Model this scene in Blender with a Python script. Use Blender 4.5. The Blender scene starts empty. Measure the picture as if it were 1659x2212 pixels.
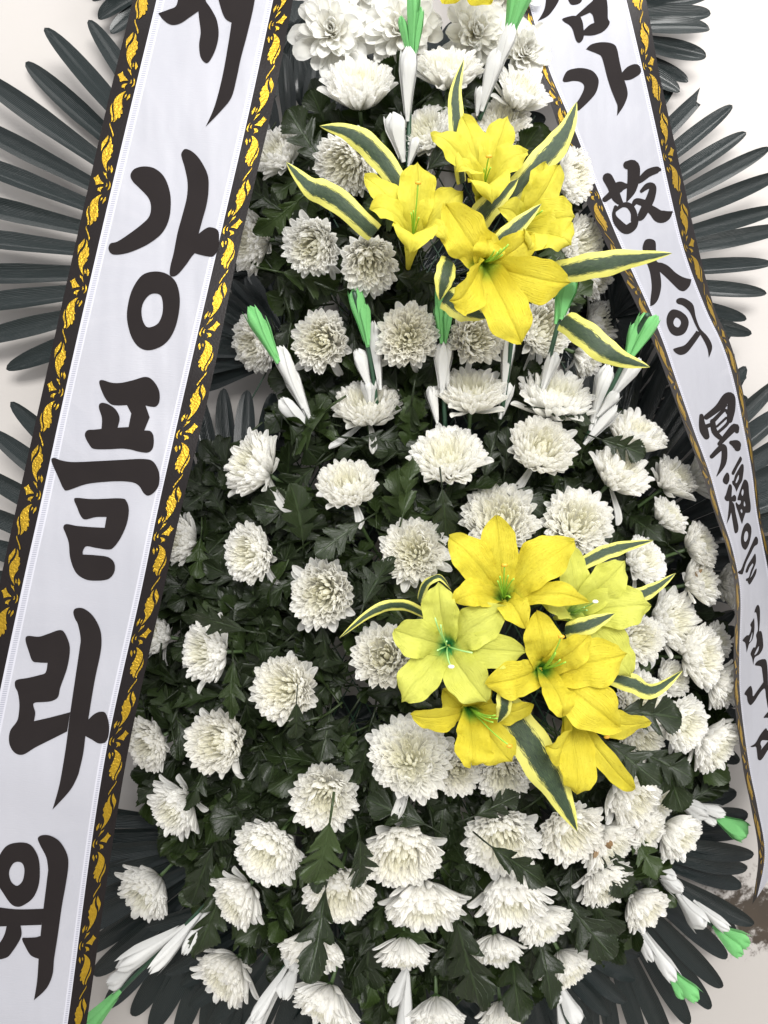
import bpy, bmesh, math, random
from mathutils import Vector, Matrix, noise
rnd = random.Random(7)
D2R = math.radians
scene = bpy.context.scene
COL = scene.collection

# ------------------------------------------------------------------ camera
CD, ZC = 1.26, 1.10                       # camera distance from the wall, camera height
LENS = 26.0
cam_d = bpy.data.cameras.new("camera"); cam_d.sensor_fit = 'VERTICAL'; cam_d.sensor_height = 36.0
cam_d.lens = LENS; cam_d.clip_start = 0.02; cam_d.clip_end = 60
cam = bpy.data.objects.new("camera", cam_d); COL.objects.link(cam)
cam.location = (0, -CD, ZC); cam.rotation_euler = (D2R(90), 0, 0)
scene.camera = cam
# ------------------------------------------------------------------ world, lamps, exposure
w = bpy.data.worlds.new("World"); scene.world = w; w.use_nodes = True
bg = w.node_tree.nodes["Background"]; bg.inputs[0].default_value = (0.96, 0.97, 1.0, 1); bg.inputs[1].default_value = 0.66
def area(name, loc, target, sx, sy, power, col=(1, 1, 1)):
    l = bpy.data.lights.new(name, 'AREA'); l.shape = 'RECTANGLE'; l.size = sx; l.size_y = sy; l.energy = power; l.color = col
    o = bpy.data.objects.new(name, l); COL.objects.link(o); o.location = loc
    o.rotation_euler = (Vector(target) - Vector(loc)).to_track_quat('-Z', 'Y').to_euler()
    return o
area("ceiling_lamp", (0.95, -0.85, 2.8), (0.7, -0.05, 1.3), 1.2, 0.4, 14, (1.0, 0.985, 0.96))
area("ceiling_lamp", (-0.95, -1.0, 2.8), (-0.4, -0.1, 1.0), 1.2, 0.4, 4, (1.0, 0.985, 0.96))
area("front_fill", (0.35, -3.0, 2.15), (0.0, -0.2, 0.9), 1.6, 0.8, 88, (1.0, 0.985, 0.96))  # added fill from behind the camera, lightens the shade between petals
scene.view_settings.view_transform = 'Standard'; scene.view_settings.look = 'None'
scene.view_settings.exposure = 0.62; scene.view_settings.gamma = 1.0
scene.cycles.max_bounces = 14; scene.cycles.diffuse_bounces = 10; scene.cycles.transmission_bounces = 12; scene.cycles.use_denoising = True

# ------------------------------------------------------------------ helpers
K = 36.0 / LENS / 2212.0
CAM = Vector((0, -CD, ZC))
def P(x, y, d):
    """point of the place seen at (x, y) of the 1659 x 2212 picture, d metres in front of the wall"""
    s = K * (CD - d)
    return Vector(((x - 829.5) * s, -d, ZC - (y - 1106) * s))
def mpp(d): return K * (CD - d)
def frame_at(p):
    c = (CAM - p).normalized(); r = Vector((0, 0, 1)).cross(c).normalized(); u = c.cross(r)
    return c, r, u
def facing(p, ang, tilt):
    c, r, u = frame_at(p); a, t = D2R(ang), D2R(tilt)
    return (c * math.cos(t) + (r * math.cos(a) + u * math.sin(a)) * math.sin(t)).normalized()
def basis(z, x):
    z = z.normalized(); x = (x - z * x.dot(z)).normalized(); y = z.cross(x)
    return Matrix((x, y, z)).transposed().to_4x4()
def lerp(a, b, t): return a + (b - a) * t
def interp(tab, y):
    if y <= tab[0][0]:
        (y0, v0), (y1, v1) = tab[0], tab[1]
    elif y >= tab[-1][0]:
        (y0, v0), (y1, v1) = tab[-2], tab[-1]
    else:
        for (y0, v0), (y1, v1) in zip(tab, tab[1:]):
            if y0 <= y <= y1: break
    return v0 + (v1 - v0) * (y - y0) / (y1 - y0)
def smoothtab(tab, y):
    """monotone-ish cubic through a table"""
    n = len(tab)
    if y <= tab[0][0] or y >= tab[-1][0]: return interp(tab, y)
    for i in range(n - 1):
        if tab[i][0] <= y <= tab[i + 1][0]: break
    x0, p0 = tab[i]; x1, p1 = tab[i + 1]
    m0 = (p1 - tab[i - 1][1]) / (x1 - tab[i - 1][0]) if i > 0 else (p1 - p0) / (x1 - x0)
    m1 = (tab[i + 2][1] - p0) / (tab[i + 2][0] - x0) if i < n - 2 else (p1 - p0) / (x1 - x0)
    h = x1 - x0; t = (y - x0) / h
    return (2*t**3 - 3*t**2 + 1)*p0 + (t**3 - 2*t**2 + t)*h*m0 + (-2*t**3 + 3*t**2)*p1 + (t**3 - t**2)*h*m1
def catmull(pts, n=6, closed=False):
    out = []; N = len(pts)
    rng = range(N) if closed else range(N - 1)
    for i in rng:
        p1 = pts[i]; p2 = pts[(i + 1) % N]
        p0 = pts[(i - 1) % N] if (closed or i > 0) else p1
        p3 = pts[(i + 2) % N] if (closed or i < N - 2) else p2
        for k in range(n):
            t = k / n
            out.append(tuple(0.5 * (2*b + (c - a)*t + (2*a - 5*b + 4*c - d)*t*t + (3*b - a - 3*c + d)*t**3) for a, b, c, d in zip(p0, p1, p2, p3)))
    if not closed: out.append(tuple(pts[-1]))
    return out

class MB:
    """collects grids and tubes; build() links them as one mesh object"""
    def __init__(s): s.v = []; s.f = []; s.uv = []; s.t = []
    def grid(s, rows, uvs=None, ts=None):
        b = len(s.v); nr, nc = len(rows), len(rows[0])
        for i, r in enumerate(rows):
            for j, p in enumerate(r):
                s.v.append(tuple(p)); s.uv.append(uvs[i][j] if uvs else (j / (nc - 1), i / (nr - 1))); s.t.append(ts if not isinstance(ts, list) else ts[i])
        for i in range(nr - 1):
            for j in range(nc - 1):
                a = b + i * nc + j; s.f.append((a, a + 1, a + nc + 1, a + nc))
    def tube(s, pts, rad, n=6, cap=True, t=0.0):
        pts = [Vector(p) for p in pts]; rows = []
        up = Vector((0.31, 0.87, 0.38))
        for i, p in enumerate(pts):
            d = (pts[min(i + 1, len(pts) - 1)] - pts[max(i - 1, 0)]).normalized()
            x = (up - d * up.dot(d)).normalized(); y = d.cross(x); up = x
            r = rad[i] if isinstance(rad, (list, tuple)) else rad
            rows.append([p + (x * math.cos(2*math.pi*k/n) + y * math.sin(2*math.pi*k/n)) * r for k in range(n + 1)])
        if cap:
            rows.insert(0, [pts[0]] * (n + 1)); rows.append([pts[-1]] * (n + 1))
        s.grid(rows, ts=t)
    def mesh(s, name, mats, smooth=True):
        me = bpy.data.meshes.new(name); me.from_pydata(s.v, [], s.f)
        uvl = me.uv_layers.new(name="UVMap")
        idx = [0] * len(me.loops); me.loops.foreach_get("vertex_index", idx)
        flat = []
        for i in idx: flat.extend(s.uv[i])
        uvl.data.foreach_set("uv", flat)
        at = me.attributes.new("tone", 'FLOAT', 'POINT'); at.data.foreach_set("value", [float(x or 0) for x in s.t])
        for m in (mats if isinstance(mats, (list, tuple)) else [mats]): me.materials.append(m)
        if smooth: me.polygons.foreach_set("use_smooth", [True] * len(me.polygons))
        me.update(); return me

def link(name, me, parent=None, m=None):
    o = bpy.data.objects.new(name, me); COL.objects.link(o)
    if parent is not None: o.parent = parent
    if m is not None: o.matrix_basis = m
    return o
def thing(name, label, cat, m=None, group=None, me=None):
    o = bpy.data.objects.new(name, me); COL.objects.link(o)
    if m is not None: o.matrix_basis = m
    if me is None: o.empty_display_size = 0.02
    o["label"] = label; o["category"] = cat
    if group: o["group"] = group
    return o

# ------------------------------------------------------------------ materials
def new_mat(name):
    m = bpy.data.materials.new(name); m.use_nodes = True
    nt = m.node_tree; nt.nodes.clear()
    out = nt.nodes.new('ShaderNodeOutputMaterial'); b = nt.nodes.new('ShaderNodeBsdfPrincipled')
    nt.links.new(b.outputs[0], out.inputs[0])
    return m, nt, b, out
class NT:
    def __init__(s, nt): s.nt = nt
    def _set(s, sock, v):
        if hasattr(v, 'is_output') or hasattr(v, 'links'): s.nt.links.new(v, sock)
        else: sock.default_value = v
    def math(s, op, a, b=0.0, c=None, clamp=False):
        n = s.nt.nodes.new('ShaderNodeMath'); n.operation = op; n.use_clamp = clamp
        s._set(n.inputs[0], a); s._set(n.inputs[1], b)
        if c is not None: s._set(n.inputs[2], c)
        return n.outputs[0]
    def mix(s, f, a, b):
        n = s.nt.nodes.new('ShaderNodeMix'); n.data_type = 'RGBA'
        s._set(n.inputs[0], f); s._set(n.inputs[6], a); s._set(n.inputs[7], b)
        return n.outputs[2]
    def uv(s):
        n = s.nt.nodes.new('ShaderNodeUVMap'); n.uv_map = "UVMap"
        x = s.nt.nodes.new('ShaderNodeSeparateXYZ'); s.nt.links.new(n.outputs[0], x.inputs[0])
        return n.outputs[0], x.outputs[0], x.outputs[1]
    def attr(s, name):
        n = s.nt.nodes.new('ShaderNodeAttribute'); n.attribute_name = name; return n.outputs['Fac']
    def rand(s):
        n = s.nt.nodes.new('ShaderNodeObjectInfo'); return n.outputs['Random']
    def objco(s):
        n = s.nt.nodes.new('ShaderNodeTexCoord'); return n.outputs['Object']
    def noise(s, vec, scale, detail=3, rough=0.5, scalevec=None):
        if scalevec:
            mp = s.nt.nodes.new('ShaderNodeMapping'); mp.inputs['Scale'].default_value = scalevec
            s.nt.links.new(vec, mp.inputs['Vector']); vec = mp.outputs[0]
        n = s.nt.nodes.new('ShaderNodeTexNoise'); n.inputs['Scale'].default_value = scale
        n.inputs['Detail'].default_value = detail; n.inputs['Roughness'].default_value = rough
        s.nt.links.new(vec, n.inputs['Vector']); return n.outputs[0]
    def ramp(s, f, stops):
        n = s.nt.nodes.new('ShaderNodeValToRGB'); cr = n.color_ramp
        while len(cr.elements) < len(stops): cr.elements.new(0.5)
        for e, (p, c) in zip(cr.elements, stops): e.position = p; e.color = c if len(c) == 4 else (*c, 1)
        s._set(n.inputs[0], f); return n.outputs[0]
    def smooth(s, f, a, b):
        n = s.nt.nodes.new('ShaderNodeMapRange'); n.interpolation_type = 'SMOOTHSTEP'
        n.inputs[1].default_value = a; n.inputs[2].default_value = b; s._set(n.inputs[0], f); return n.outputs[0]
    def bump(s, h, strength, dist, bsdf):
        n = s.nt.nodes.new('ShaderNodeBump'); n.inputs['Strength'].default_value = strength; n.inputs['Distance'].default_value = dist
        s._set(n.inputs['Height'], h); s.nt.links.new(n.outputs[0], bsdf.inputs['Normal']); return n.outputs[0]
def translucent(m, nt, b, out, col, fac, nrm=None):
    t = nt.nodes.new('ShaderNodeBsdfTranslucent'); mx = nt.nodes.new('ShaderNodeMixShader'); mx.inputs[0].default_value = fac
    if hasattr(col, 'links'): nt.links.new(col, t.inputs[0])
    else: t.inputs[0].default_value = (*col, 1)
    nt.links.new(b.outputs[0], mx.inputs[1]); nt.links.new(t.outputs[0], mx.inputs[2]); nt.links.new(mx.outputs[0], out.inputs[0])

def petal_material(name, white, cream, lines, trans, rough=0.5):
    m, nt, b, out = new_mat(name); n = NT(nt); uv, u, v = n.uv(); t = n.attr("tone")
    base = n.mix(t, (*white, 1), (*cream, 1))
    base = n.mix(n.math('MULTIPLY', n.smooth(v, 0.35, 0.0), 0.25), base, (0.78, 0.79, 0.58, 1))
    base = n.mix(n.math('MULTIPLY', n.rand(), 0.16), base, (0.84, 0.80, 0.68, 1))
    nt.links.new(base, b.inputs['Base Color']); b.inputs['Roughness'].default_value = rough
    b.inputs['Specular IOR Level'].default_value = 0.35
    s = n.math('SINE', n.math('MULTIPLY', u, lines * 6.283))
    n.bump(s, 0.6, 0.0008, b)
    translucent(m, nt, b, out, base, trans)
    return m
M = {}
M['petal'] = petal_material("chrysanthemum_petal", (0.965, 0.96, 0.935), (0.95, 0.935, 0.80), 3, 0.57)
M['withered'] = petal_material('withered_petal', (0.80, 0.70, 0.55), (0.26, 0.15, 0.06), 3, 0.3)
M['silk'] = petal_material("silk_petal", (0.82, 0.82, 0.79), (0.80, 0.76, 0.64), 2, 0.35, 0.7)

def leaf_material():
    m, nt, b, out = new_mat("chrysanthemum_leaf"); n = NT(nt); uv, u, v = n.uv(); t = n.attr("tone")
    au = n.math('ABSOLUTE', n.math('SUBTRACT', u, 0.5))
    mid = n.smooth(au, 0.05, 0.015)
    sv = n.math('SINE', n.math('MULTIPLY', n.math('SUBTRACT', v, n.math('MULTIPLY', au, 0.55)), 44))
    side = n.math('MULTIPLY', n.smooth(sv, 0.86, 1.0), 0.7)
    vein = n.math('MAXIMUM', mid, side)
    ns = n.noise(n.objco(), 45, 3)
    base = n.mix(ns, (0.007, 0.011, 0.004, 1), (0.013, 0.021, 0.007, 1))
    rr = n.smooth(n.rand(), 0.55, 1.0)
    base = n.mix(n.math('MULTIPLY', rr, 0.8), base, (0.030, 0.050, 0.012, 1))
    base = n.mix(n.math('MULTIPLY', vein, 0.35), base, (0.04, 0.066, 0.022, 1))
    nt.links.new(base, b.inputs['Base Color']); b.inputs['Roughness'].default_value = 0.40
    b.inputs['Specular IOR Level'].default_value = 0.32
    h = n.math('SUBTRACT', n.math('MULTIPLY', ns, 0.5), vein)
    n.bump(h, 0.6, 0.0012, b)
    translucent(m, nt, b, out, n.mix(0.5, base, (0.10, 0.18, 0.03, 1)), 0.12)
    return m
M['leaf'] = leaf_material()

def palm_material():
    m, nt, b, out = new_mat("palm_plastic"); n = NT(nt); uv, u, v = n.uv()
    rib = n.math('SINE', n.math('MULTIPLY', u, 14 * 6.283))
    ns = n.noise(uv, 30, 2, 0.5, (9, 0.6, 1))
    base = n.mix(ns, (0.003, 0.007, 0.007, 1), (0.008, 0.014, 0.014, 1))
    dust = n.math('MULTIPLY', n.smooth(n.noise(n.objco(), 260, 1), 0.68, 0.75), 0.25)
    base = n.mix(dust, base, (0.15, 0.16, 0.16, 1))
    nt.links.new(base, b.inputs['Base Color'])
    b.inputs['Specular IOR Level'].default_value = 0.26; b.inputs['Coat Weight'].default_value = 0.30; b.inputs['Coat Roughness'].default_value = 0.14
    nt.links.new(n.math('ADD', n.math('MULTIPLY', ns, 0.20), 0.22), b.inputs['Roughness'])
    n.bump(n.math('ADD', rib, n.math('MULTIPLY', ns, 1.0)), 0.5, 0.0008, b)
    return m
M['palm'] = palm_material()

def simple(name, col, rough=0.5, metal=0.0, spec=0.5, nscale=None, nstr=0.3, ndist=0.001, var=0.0):
    m, nt, b, out = new_mat(name); n = NT(nt)
    b.inputs['Roughness'].default_value = rough; b.inputs['Metallic'].default_value = metal
    b.inputs['Specular IOR Level'].default_value = spec
    if nscale:
        ns = n.noise(n.objco(), nscale, 4)
        base = n.mix(ns, (*[c * (1 - var) for c in col], 1), (*[min(1, c * (1 + var)) for c in col], 1))
        nt.links.new(base, b.inputs['Base Color']); n.bump(ns, nstr, ndist, b)
    else: b.inputs['Base Color'].default_value = (*col, 1)
    return m
M['stem'] = simple("flower_stem", (0.06, 0.10, 0.035), 0.5, nscale=150, var=0.4)
M['calyx'] = simple("calyx_green", (0.045, 0.085, 0.025), 0.5, nscale=200, var=0.5)
M['wire'] = simple("green_wire", (0.015, 0.05, 0.025), 0.45, nscale=80, var=0.3)
M['stand'] = simple("dark_stand", (0.012, 0.014, 0.015), 0.5, nscale=60, var=0.3)
M['ink'] = simple("black_ink", (0.013, 0.0105, 0.0105), 0.8, spec=0.08, nscale=30, nstr=0.05, var=0.15)
M['border'] = simple("black_foil_border", (0.008, 0.006, 0.006), 0.32, spec=0.16, nscale=420, nstr=0.25, ndist=0.0006, var=0.4)
M['gold'] = simple("gold_foil", (0.37, 0.23, 0.018), 0.36, 0.85, nscale=380, nstr=0.6, ndist=0.0015, var=0.3)
M['bud_white'] = simple("white_paper_bud", (0.53, 0.53, 0.515), 0.65, nscale=90, nstr=0.4, ndist=0.002, var=0.06)
M['bud_green'] = simple("green_paper_bud", (0.14, 0.42, 0.135), 0.65, nscale=90, nstr=0.5, ndist=0.002, var=0.22)
M['filament'] = simple("lily_filament", (0.25, 0.50, 0.05), 0.5)
M['filament_pale'] = simple("lily_filament_pale", (0.35, 0.62, 0.22), 0.5)
M['anther'] = simple("lily_anther", (0.62, 0.33, 0.02), 0.5)
M['anther_pale'] = simple("lily_anther_pale", (0.72, 0.72, 0.60), 0.4)

def ribbon_white():
    m, nt, b, out = new_mat("white_satin"); n = NT(nt); uv, u, v = n.uv()
    ns = n.noise(n.objco(), 7, 3)
    weave = n.noise(n.objco(), 60, 2, 0.5, (2, 1, 22))
    base = n.mix(ns, (0.335, 0.34, 0.378, 1), (0.375, 0.375, 0.412, 1))
    nt.links.new(base, b.inputs['Base Color']); b.inputs['Roughness'].default_value = 0.42
    fold = n.noise(n.objco(), 3.2, 3, 0.6, (3.0, 1, 0.7)); n.bump(n.math('ADD', n.math('ADD', n.math('MULTIPLY', weave, 0.05), n.math('MULTIPLY', ns, .5)), n.math('MULTIPLY', fold, 1.6)), 0.35, 0.012, b)
    translucent(m, nt, b, out, (0.55, 0.54, 0.57), 0.16)
    last = out.inputs[0].links[0].from_socket; tr = nt.nodes.new('ShaderNodeBsdfTransparent'); mx = nt.nodes.new('ShaderNodeMixShader'); mx.inputs[0].default_value = 0.06
    nt.links.new(last, mx.inputs[1]); nt.links.new(tr.outputs[0], mx.inputs[2]); nt.links.new(mx.outputs[0], out.inputs[0])
    return m
M['satin'] = ribbon_white()
def hem():
    m, nt, b, out = new_mat("stitched_hem"); n = NT(nt); uv, u, v = n.uv()
    s = n.math('SINE', n.math('MULTIPLY', v, 6.283))
    k = n.math('MULTIPLY', n.smooth(s, 0.0, 0.5), n.math('MULTIPLY', n.smooth(u, 0.25, 0.35), n.smooth(u, 0.85, 0.75)))
    base = n.mix(n.math('MULTIPLY', k, 0.75), (0.38, 0.38, 0.42, 1), (0.11, 0.115, 0.155, 1))
    nt.links.new(base, b.inputs['Base Color']); b.inputs['Roughness'].default_value = 0.5
    return m
M['hem'] = hem()

def lily_material(name, main, deep, throat, speck):
    m, nt, b, out = new_mat(name); n = NT(nt); uv, u, v = n.uv(); t = n.attr("tone")
    ns = n.noise(n.objco(), 28, 4, 0.6)
    base = n.mix(ns, (*main, 1), (*deep, 1))
    au = n.math('ABSOLUTE', n.math('SUBTRACT', u, 0.5))
    vein = n.noise(uv, 7, 3, 0.6, (7, 0.7, 1)); crease = n.noise(n.objco(), 75, 3, 0.6)
    midrib = n.smooth(au, 0.06, 0.0)
    base = n.mix(n.math('MULTIPLY', n.smooth(v, 0.50, 0.0), 0.45), base, (*deep, 1))
    base = n.mix(n.math('MULTIPLY', n.smooth(v, 0.28, 0.06), t), base, (*throat, 1))
    sp = n.math('MULTIPLY', n.smooth(n.noise(n.objco(), 420, 2), 0.63, 0.70), speck)
    base = n.mix(sp, base, (0.42, 0.26, 0.01, 1))
    nt.links.new(base, b.inputs['Base Color']); b.inputs['Roughness'].default_value = 0.6
    b.inputs['Specular IOR Level'].default_value = 0.25
    h = n.math('ADD', n.math('MULTIPLY', vein, 1.1), n.math('ADD', n.math('MULTIPLY', ns, 1.6), n.math('MULTIPLY', crease, 0.7)))
    h = n.math('SUBTRACT', h, n.math('MULTIPLY', midrib, 0.9))
    n.bump(h, 0.85, 0.0020, b)
    translucent(m, nt, b, out, base, 0.34)
    return m
M['lily_gold'] = lily_material("golden_lily_silk", (0.70, 0.63, 0.07), (0.63, 0.51, 0.020), (0.10, 0.42, 0.05), 0.35)
M['lily_pale'] = lily_material("pale_lily_silk", (0.64, 0.66, 0.15), (0.58, 0.59, 0.085), (0.04, 0.42, 0.12), 0.05)
M['lily_lemon'] = lily_material("lemon_lily_silk", (0.70, 0.66, 0.10), (0.66, 0.57, 0.035), (0.45, 0.55, 0.05), 0.05)

def variegated():
    m, nt, b, out = new_mat("variegated_leaf"); n = NT(nt); uv, u, v = n.uv()
    au = n.math('ABSOLUTE', n.math('SUBTRACT', u, 0.5))
    st = n.noise(uv, 6, 3, 0.6, (10, 0.9, 1))
    edge = n.math('ADD', au, n.math('MULTIPLY', n.math('SUBTRACT', st, 0.5), 0.42))
    g = n.smooth(edge, 0.30, 0.23)
    fine = n.noise(uv, 8, 2, 0.5, (24, 1.0, 1))
    green = n.mix(n.smooth(fine, 0.42, 0.62), (0.010, 0.026, 0.014, 1), (0.05, 0.085, 0.035, 1))
    yel = n.mix(st, (0.66, 0.62, 0.09, 1), (0.62, 0.61, 0.18, 1))
    base = n.mix(g, yel, green)
    nt.links.new(base, b.inputs['Base Color']); b.inputs['Roughness'].default_value = 0.5
    n.bump(fine, 0.4, 0.0012, b)
    translucent(m, nt, b, out, base, 0.2)
    return m
M['varieg'] = variegated()

def wall_material():
    m, nt, b, out = new_mat("painted_wall"); n = NT(nt); co = n.objco()
    ns = n.noise(co, 2.2, 4); fine = n.noise(co, 90, 3)
    base = n.mix(ns, (0.372, 0.348, 0.326, 1), (0.402, 0.380, 0.362, 1))
    sep = nt.nodes.new('ShaderNodeSeparateXYZ'); nt.links.new(co, sep.inputs[0])
    c = P(1650, 1968, 0)
    dx = n.math('DIVIDE', n.math('SUBTRACT', sep.outputs[0], c.x), 0.165)
    dz = n.math('DIVIDE', n.math('SUBTRACT', sep.outputs[2], c.z), 0.072)
    r = n.math('SQRT', n.math('ADD', n.math('MULTIPLY', dx, dx), n.math('MULTIPLY', dz, dz)))
    big = n.noise(co, 9, 5, 0.6); spk = n.noise(co, 55, 4, 0.65)
    val = n.math('ADD', n.math('SUBTRACT', 1.0, r), n.math('MULTIPLY', n.math('SUBTRACT', big, 0.5), 1.9))
    val = n.math('ADD', val, n.math('MULTIPLY', n.math('SUBTRACT', spk, 0.5), 3.4))
    mask = n.math('MULTIPLY', n.smooth(val, 0.0, 0.75), n.smooth(r, 2.1, 1.2))
    dirt = n.mix(big, (0.010, 0.008, 0.006, 1), (0.055, 0.038, 0.024, 1))
    dirt = n.mix(n.math('MULTIPLY', n.smooth(n.noise(co, 4, 2), 0.5, 0.6), 0.5), dirt, (0.055, 0.058, 0.036, 1))
    nt.links.new(n.mix(mask, base, dirt), b.inputs['Base Color'])
    b.inputs['Roughness'].default_value = 0.55
    n.bump(n.math('ADD', n.math('MULTIPLY', fine, 0.25), n.math('MULTIPLY', mask, -0.6)), 0.25, 0.002, b)
    return m
M['wall'] = wall_material()
M['floor'] = simple("floor_tile", (0.42, 0.40, 0.37), 0.4, nscale=12, var=0.12)

# ------------------------------------------------------------------ setting
def structure(name, verts, mat):
    me = bpy.data.meshes.new(name); me.from_pydata(verts, [], [(0, 1, 2, 3)]); me.materials.append(mat)
    o = link(name, me); o["kind"] = "structure"; return o
structure("wall", [(-4, 0, 0), (4, 0, 0), (4, 0, 3.2), (-4, 0, 3.2)], M['wall'])
structure("floor", [(-4, -4, 0), (4, -4, 0), (4, 0, 0), (-4, 0, 0)], M['floor'])
# ------------------------------------------------------------------ palm fans
def leaflet_mesh(bend, twist, cut=None, seed=0):
    r = random.Random(seed); mb = MB(); rows = []; uvs = []; nr, nc = 20, 9
    for i in range(nr):
        s = 1 - (1 - i / (nr - 1)) ** 1.6
        if cut: s *= cut
        wd = lerp(0.13, 1.0, min(1, s / 0.76) ** 1.35)
        if s > 0.74: wd *= max(0.0, 1 - ((s - 0.74) / 0.2601) ** 2.6) ** 0.5
        row = []; uv = []
        for j in range(nc):
            u = j / (nc - 1) * 2 - 1
            y = u * wd * 0.5
            if cut and i == nr - 1: pass
            z = abs(u) ** 1.3 * 0.20 * wd + (0.045 if abs(u) < 0.15 else 0)
            a = twist * s
            yy = y * math.cos(a) - z * math.sin(a); zz = y * math.sin(a) + z * math.cos(a)
            x = s + (0.03 * u if cut and i == nr - 1 else 0)
            row.append((x, yy, zz)); uv.append((j / (nc - 1), s))
        rows.append(row); uvs.append(uv)
    mb.grid(rows, uvs)
    # bend applied in length units (z is scaled with the width, so it is kept as a fraction of it)
    mb.v = [(x, y, z + bend * x * x + 0.10 * math.sin(x * 5 + seed)) for x, y, z in mb.v]
    return mb.mesh("leaflet", M['palm'])
LEAFLETS = [leaflet_mesh(b, t, seed=i) for i, (b, t) in enumerate([(0.2, 0.15), (-0.35, -0.2), (0.5, 0.3), (-0.1, -0.35), (-0.6, 0.1)])]
CUT = leaflet_mesh(0.2, 0.2, 0.93, 9)
def stalk_mesh():
    mb = MB(); mb.tube([(-0.10, 0, -0.012), (-0.04, 0, -0.006), (0, 0, 0)], [0.006, 0.007, 0.008], 8)
    rows = []
    for i in range(4):
        rr = 0.006 + 0.013 * i
        rows.append([(rr * math.cos(2*math.pi*k/40), rr * math.sin(2*math.pi*k/40), 0.002 - 0.001 * i + (0.0022 * (k % 2) * i / 3)) for k in range(41)])
    mb.grid(rows); return mb.mesh("leaf_base", M['palm'])
STALK = stalk_mesh()
HOLES = [(755, 1530, 40), (812, 1545, 20), (757, 1418, 22), (880, 1715, 28), (735, 665, 20), (960, 395, 24), (585, 660, 18), (690, 1040, 12), (660, 1000, 14), (1100, 1540, 20), (1010, 1090, 10), (700, 175, 20), (830, 1200, 14)]
def crosses_hole(hx, hy, a, L, wpx):
    dx, dy = math.cos(D2R(a)), -math.sin(D2R(a))
    for x, y, r in HOLES:
        t = max(0, min(L, (x - hx) * dx + (y - hy) * dy))
        if math.hypot(hx + dx * t - x, hy + dy * t - y) < r * .8 + wpx * .5: return True
    return False
def fan(hx, hy, d, spec, label, width=46, tilt=(0, 0), skip=()):
    """spec: list of (angle, length in px) key points; leaflets are spread evenly between the first and last angle"""
    a0, a1, n, lens = spec
    m = Matrix.Translation(P(hx, hy, d)) @ basis(Vector((tilt[0], -1, tilt[1])), Vector((1, 0, 0)))
    root = thing("palm_leaf", label, "palm leaf", m, "black plastic palm leaves fanned behind the flowers")
    k = mpp(d)
    mid = D2R((a0 + a1) / 2)
    link("leaf_base", STALK, root, Matrix.Rotation(mid, 4, 'Z'))
    for i in range(n):
        t = i / max(1, n - 1); a = lerp(a0, a1, t) + rnd.uniform(-0.45, 0.45)
        L = smoothtab([(q / (len(lens) - 1), v) for q, v in enumerate(lens)], t) * k * rnd.uniform(0.985, 1.015)
        W = width * k * rnd.uniform(0.94, 1.06)
        if 'backing' in label and crosses_hole(hx, hy, a, L / k, width): continue
        me = CUT if i in skip else LEAFLETS[rnd.randrange(len(LEAFLETS))]
        mm = Matrix.Rotation(D2R(a), 4, 'Z') @ Matrix.Translation((0, 0, 0.0035 * (i % 3))) @ Matrix.Rotation(rnd.uniform(-0.02, 0.045), 4, 'Y') @ Matrix.Rotation(rnd.uniform(-0.12, 0.12), 4, 'X') @ Matrix.Diagonal((L, W, W, 1))
        link("leaflet", me, root, mm)
    return root
fan(560, 590, 0.055, (200.4, 117, 13, [597, 700, 720, 765, 700, 640]), "large black palm leaf spreading out past the upper part of the wide ribbon", 45)
fan(640, 480, 0.065, (104, 62, 5, [330, 352, 345, 300]), "short black palm leaf standing upright between the wide ribbon and the top white flowers", 38)
fan(420, -70, 0.045, (252, 160, 9, [200, 235, 240]), "black palm leaf with only its tips showing above the wide ribbon", 42)
fan(640, 60, 0.05, (300, 160, 12, [165, 170, 160]), "pleated black palm leaf behind the largest white silk flower", 34)
fan(520, 1330, 0.10, (186, 74, 17, [600, 640, 690, 560, 500, 480]), "black palm leaf showing on both sides of the wide ribbon at mid height", 49)
fan(1180, 55, 0.05, (34, -26, 9, [330, 350, 365, 352, 345, 325]), "black palm leaf sticking out beside the very top of the narrow ribbon", 42)
fan(1120, 605, 0.06, (51.4, -14, 12, [572, 600, 605, 585, 540, 505]), "largest black palm leaf, fanned out on the white wall beside the narrow ribbon", 37, skip=(1,))
fan(1260, 1220, 0.05, (112, -12, 21, [380, 450, 480, 560, 570, 560, 540]), "black palm leaf curving out behind the lower half of the narrow ribbon", 46)
fan(1340, 900, 0.035, (128, 8, 13, [200, 270, 300, 280]), "black palm leaf crossing another behind the bent part of the narrow ribbon", 34)
fan(1236, 1795, 0.06, (20, -98, 19, [350, 385, 400, 440, 505, 520, 480]), "broad black palm leaf hanging over the stained wall below the flowers", 43)
fan(1105, 1970, 0.085, (-8, -104, 11, [290, 300, 300, 290]), "small black palm leaf below the lower flowers, in front of the broad one", 40)
fan(560, 1790, 0.05, (176, 262, 14, [440, 480, 500, 480]), "black palm leaf reaching out under the wide ribbon near the bottom", 49)
fan(720, 1890, 0.075, (196, 300, 16, [420, 430, 420, 380]), "black palm leaf crossing another beneath the lowest flowers near the wide ribbon", 42)
fan(880, 2010, 0.07, (212, 338, 18, [330, 320, 320]), "black palm leaf fanned straight down at the bottom of the wreath", 40)
fan(640, 770, 0.07, (84, 196, 13, [190, 220, 240]), "crumpled black palm leaf beside the wide ribbon between both flower tiers", 36)
fan(1320, 690, 0.075, (200, 20, 20, [230, 210, 190, 170]), "dark black palm leaf between the yellow lilies and the narrow ribbon", 38)
fan(1320, 1480, 0.055, (64, -62, 17, [290, 300, 310, 330]), "black palm leaf behind the side flowers next to the narrow ribbon", 40)
fan(900, 600, 0.03, (0, 352, 44, [360, 330, 340, 360]), "round black palm leaf backing the upper flower tier", 46)
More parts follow.
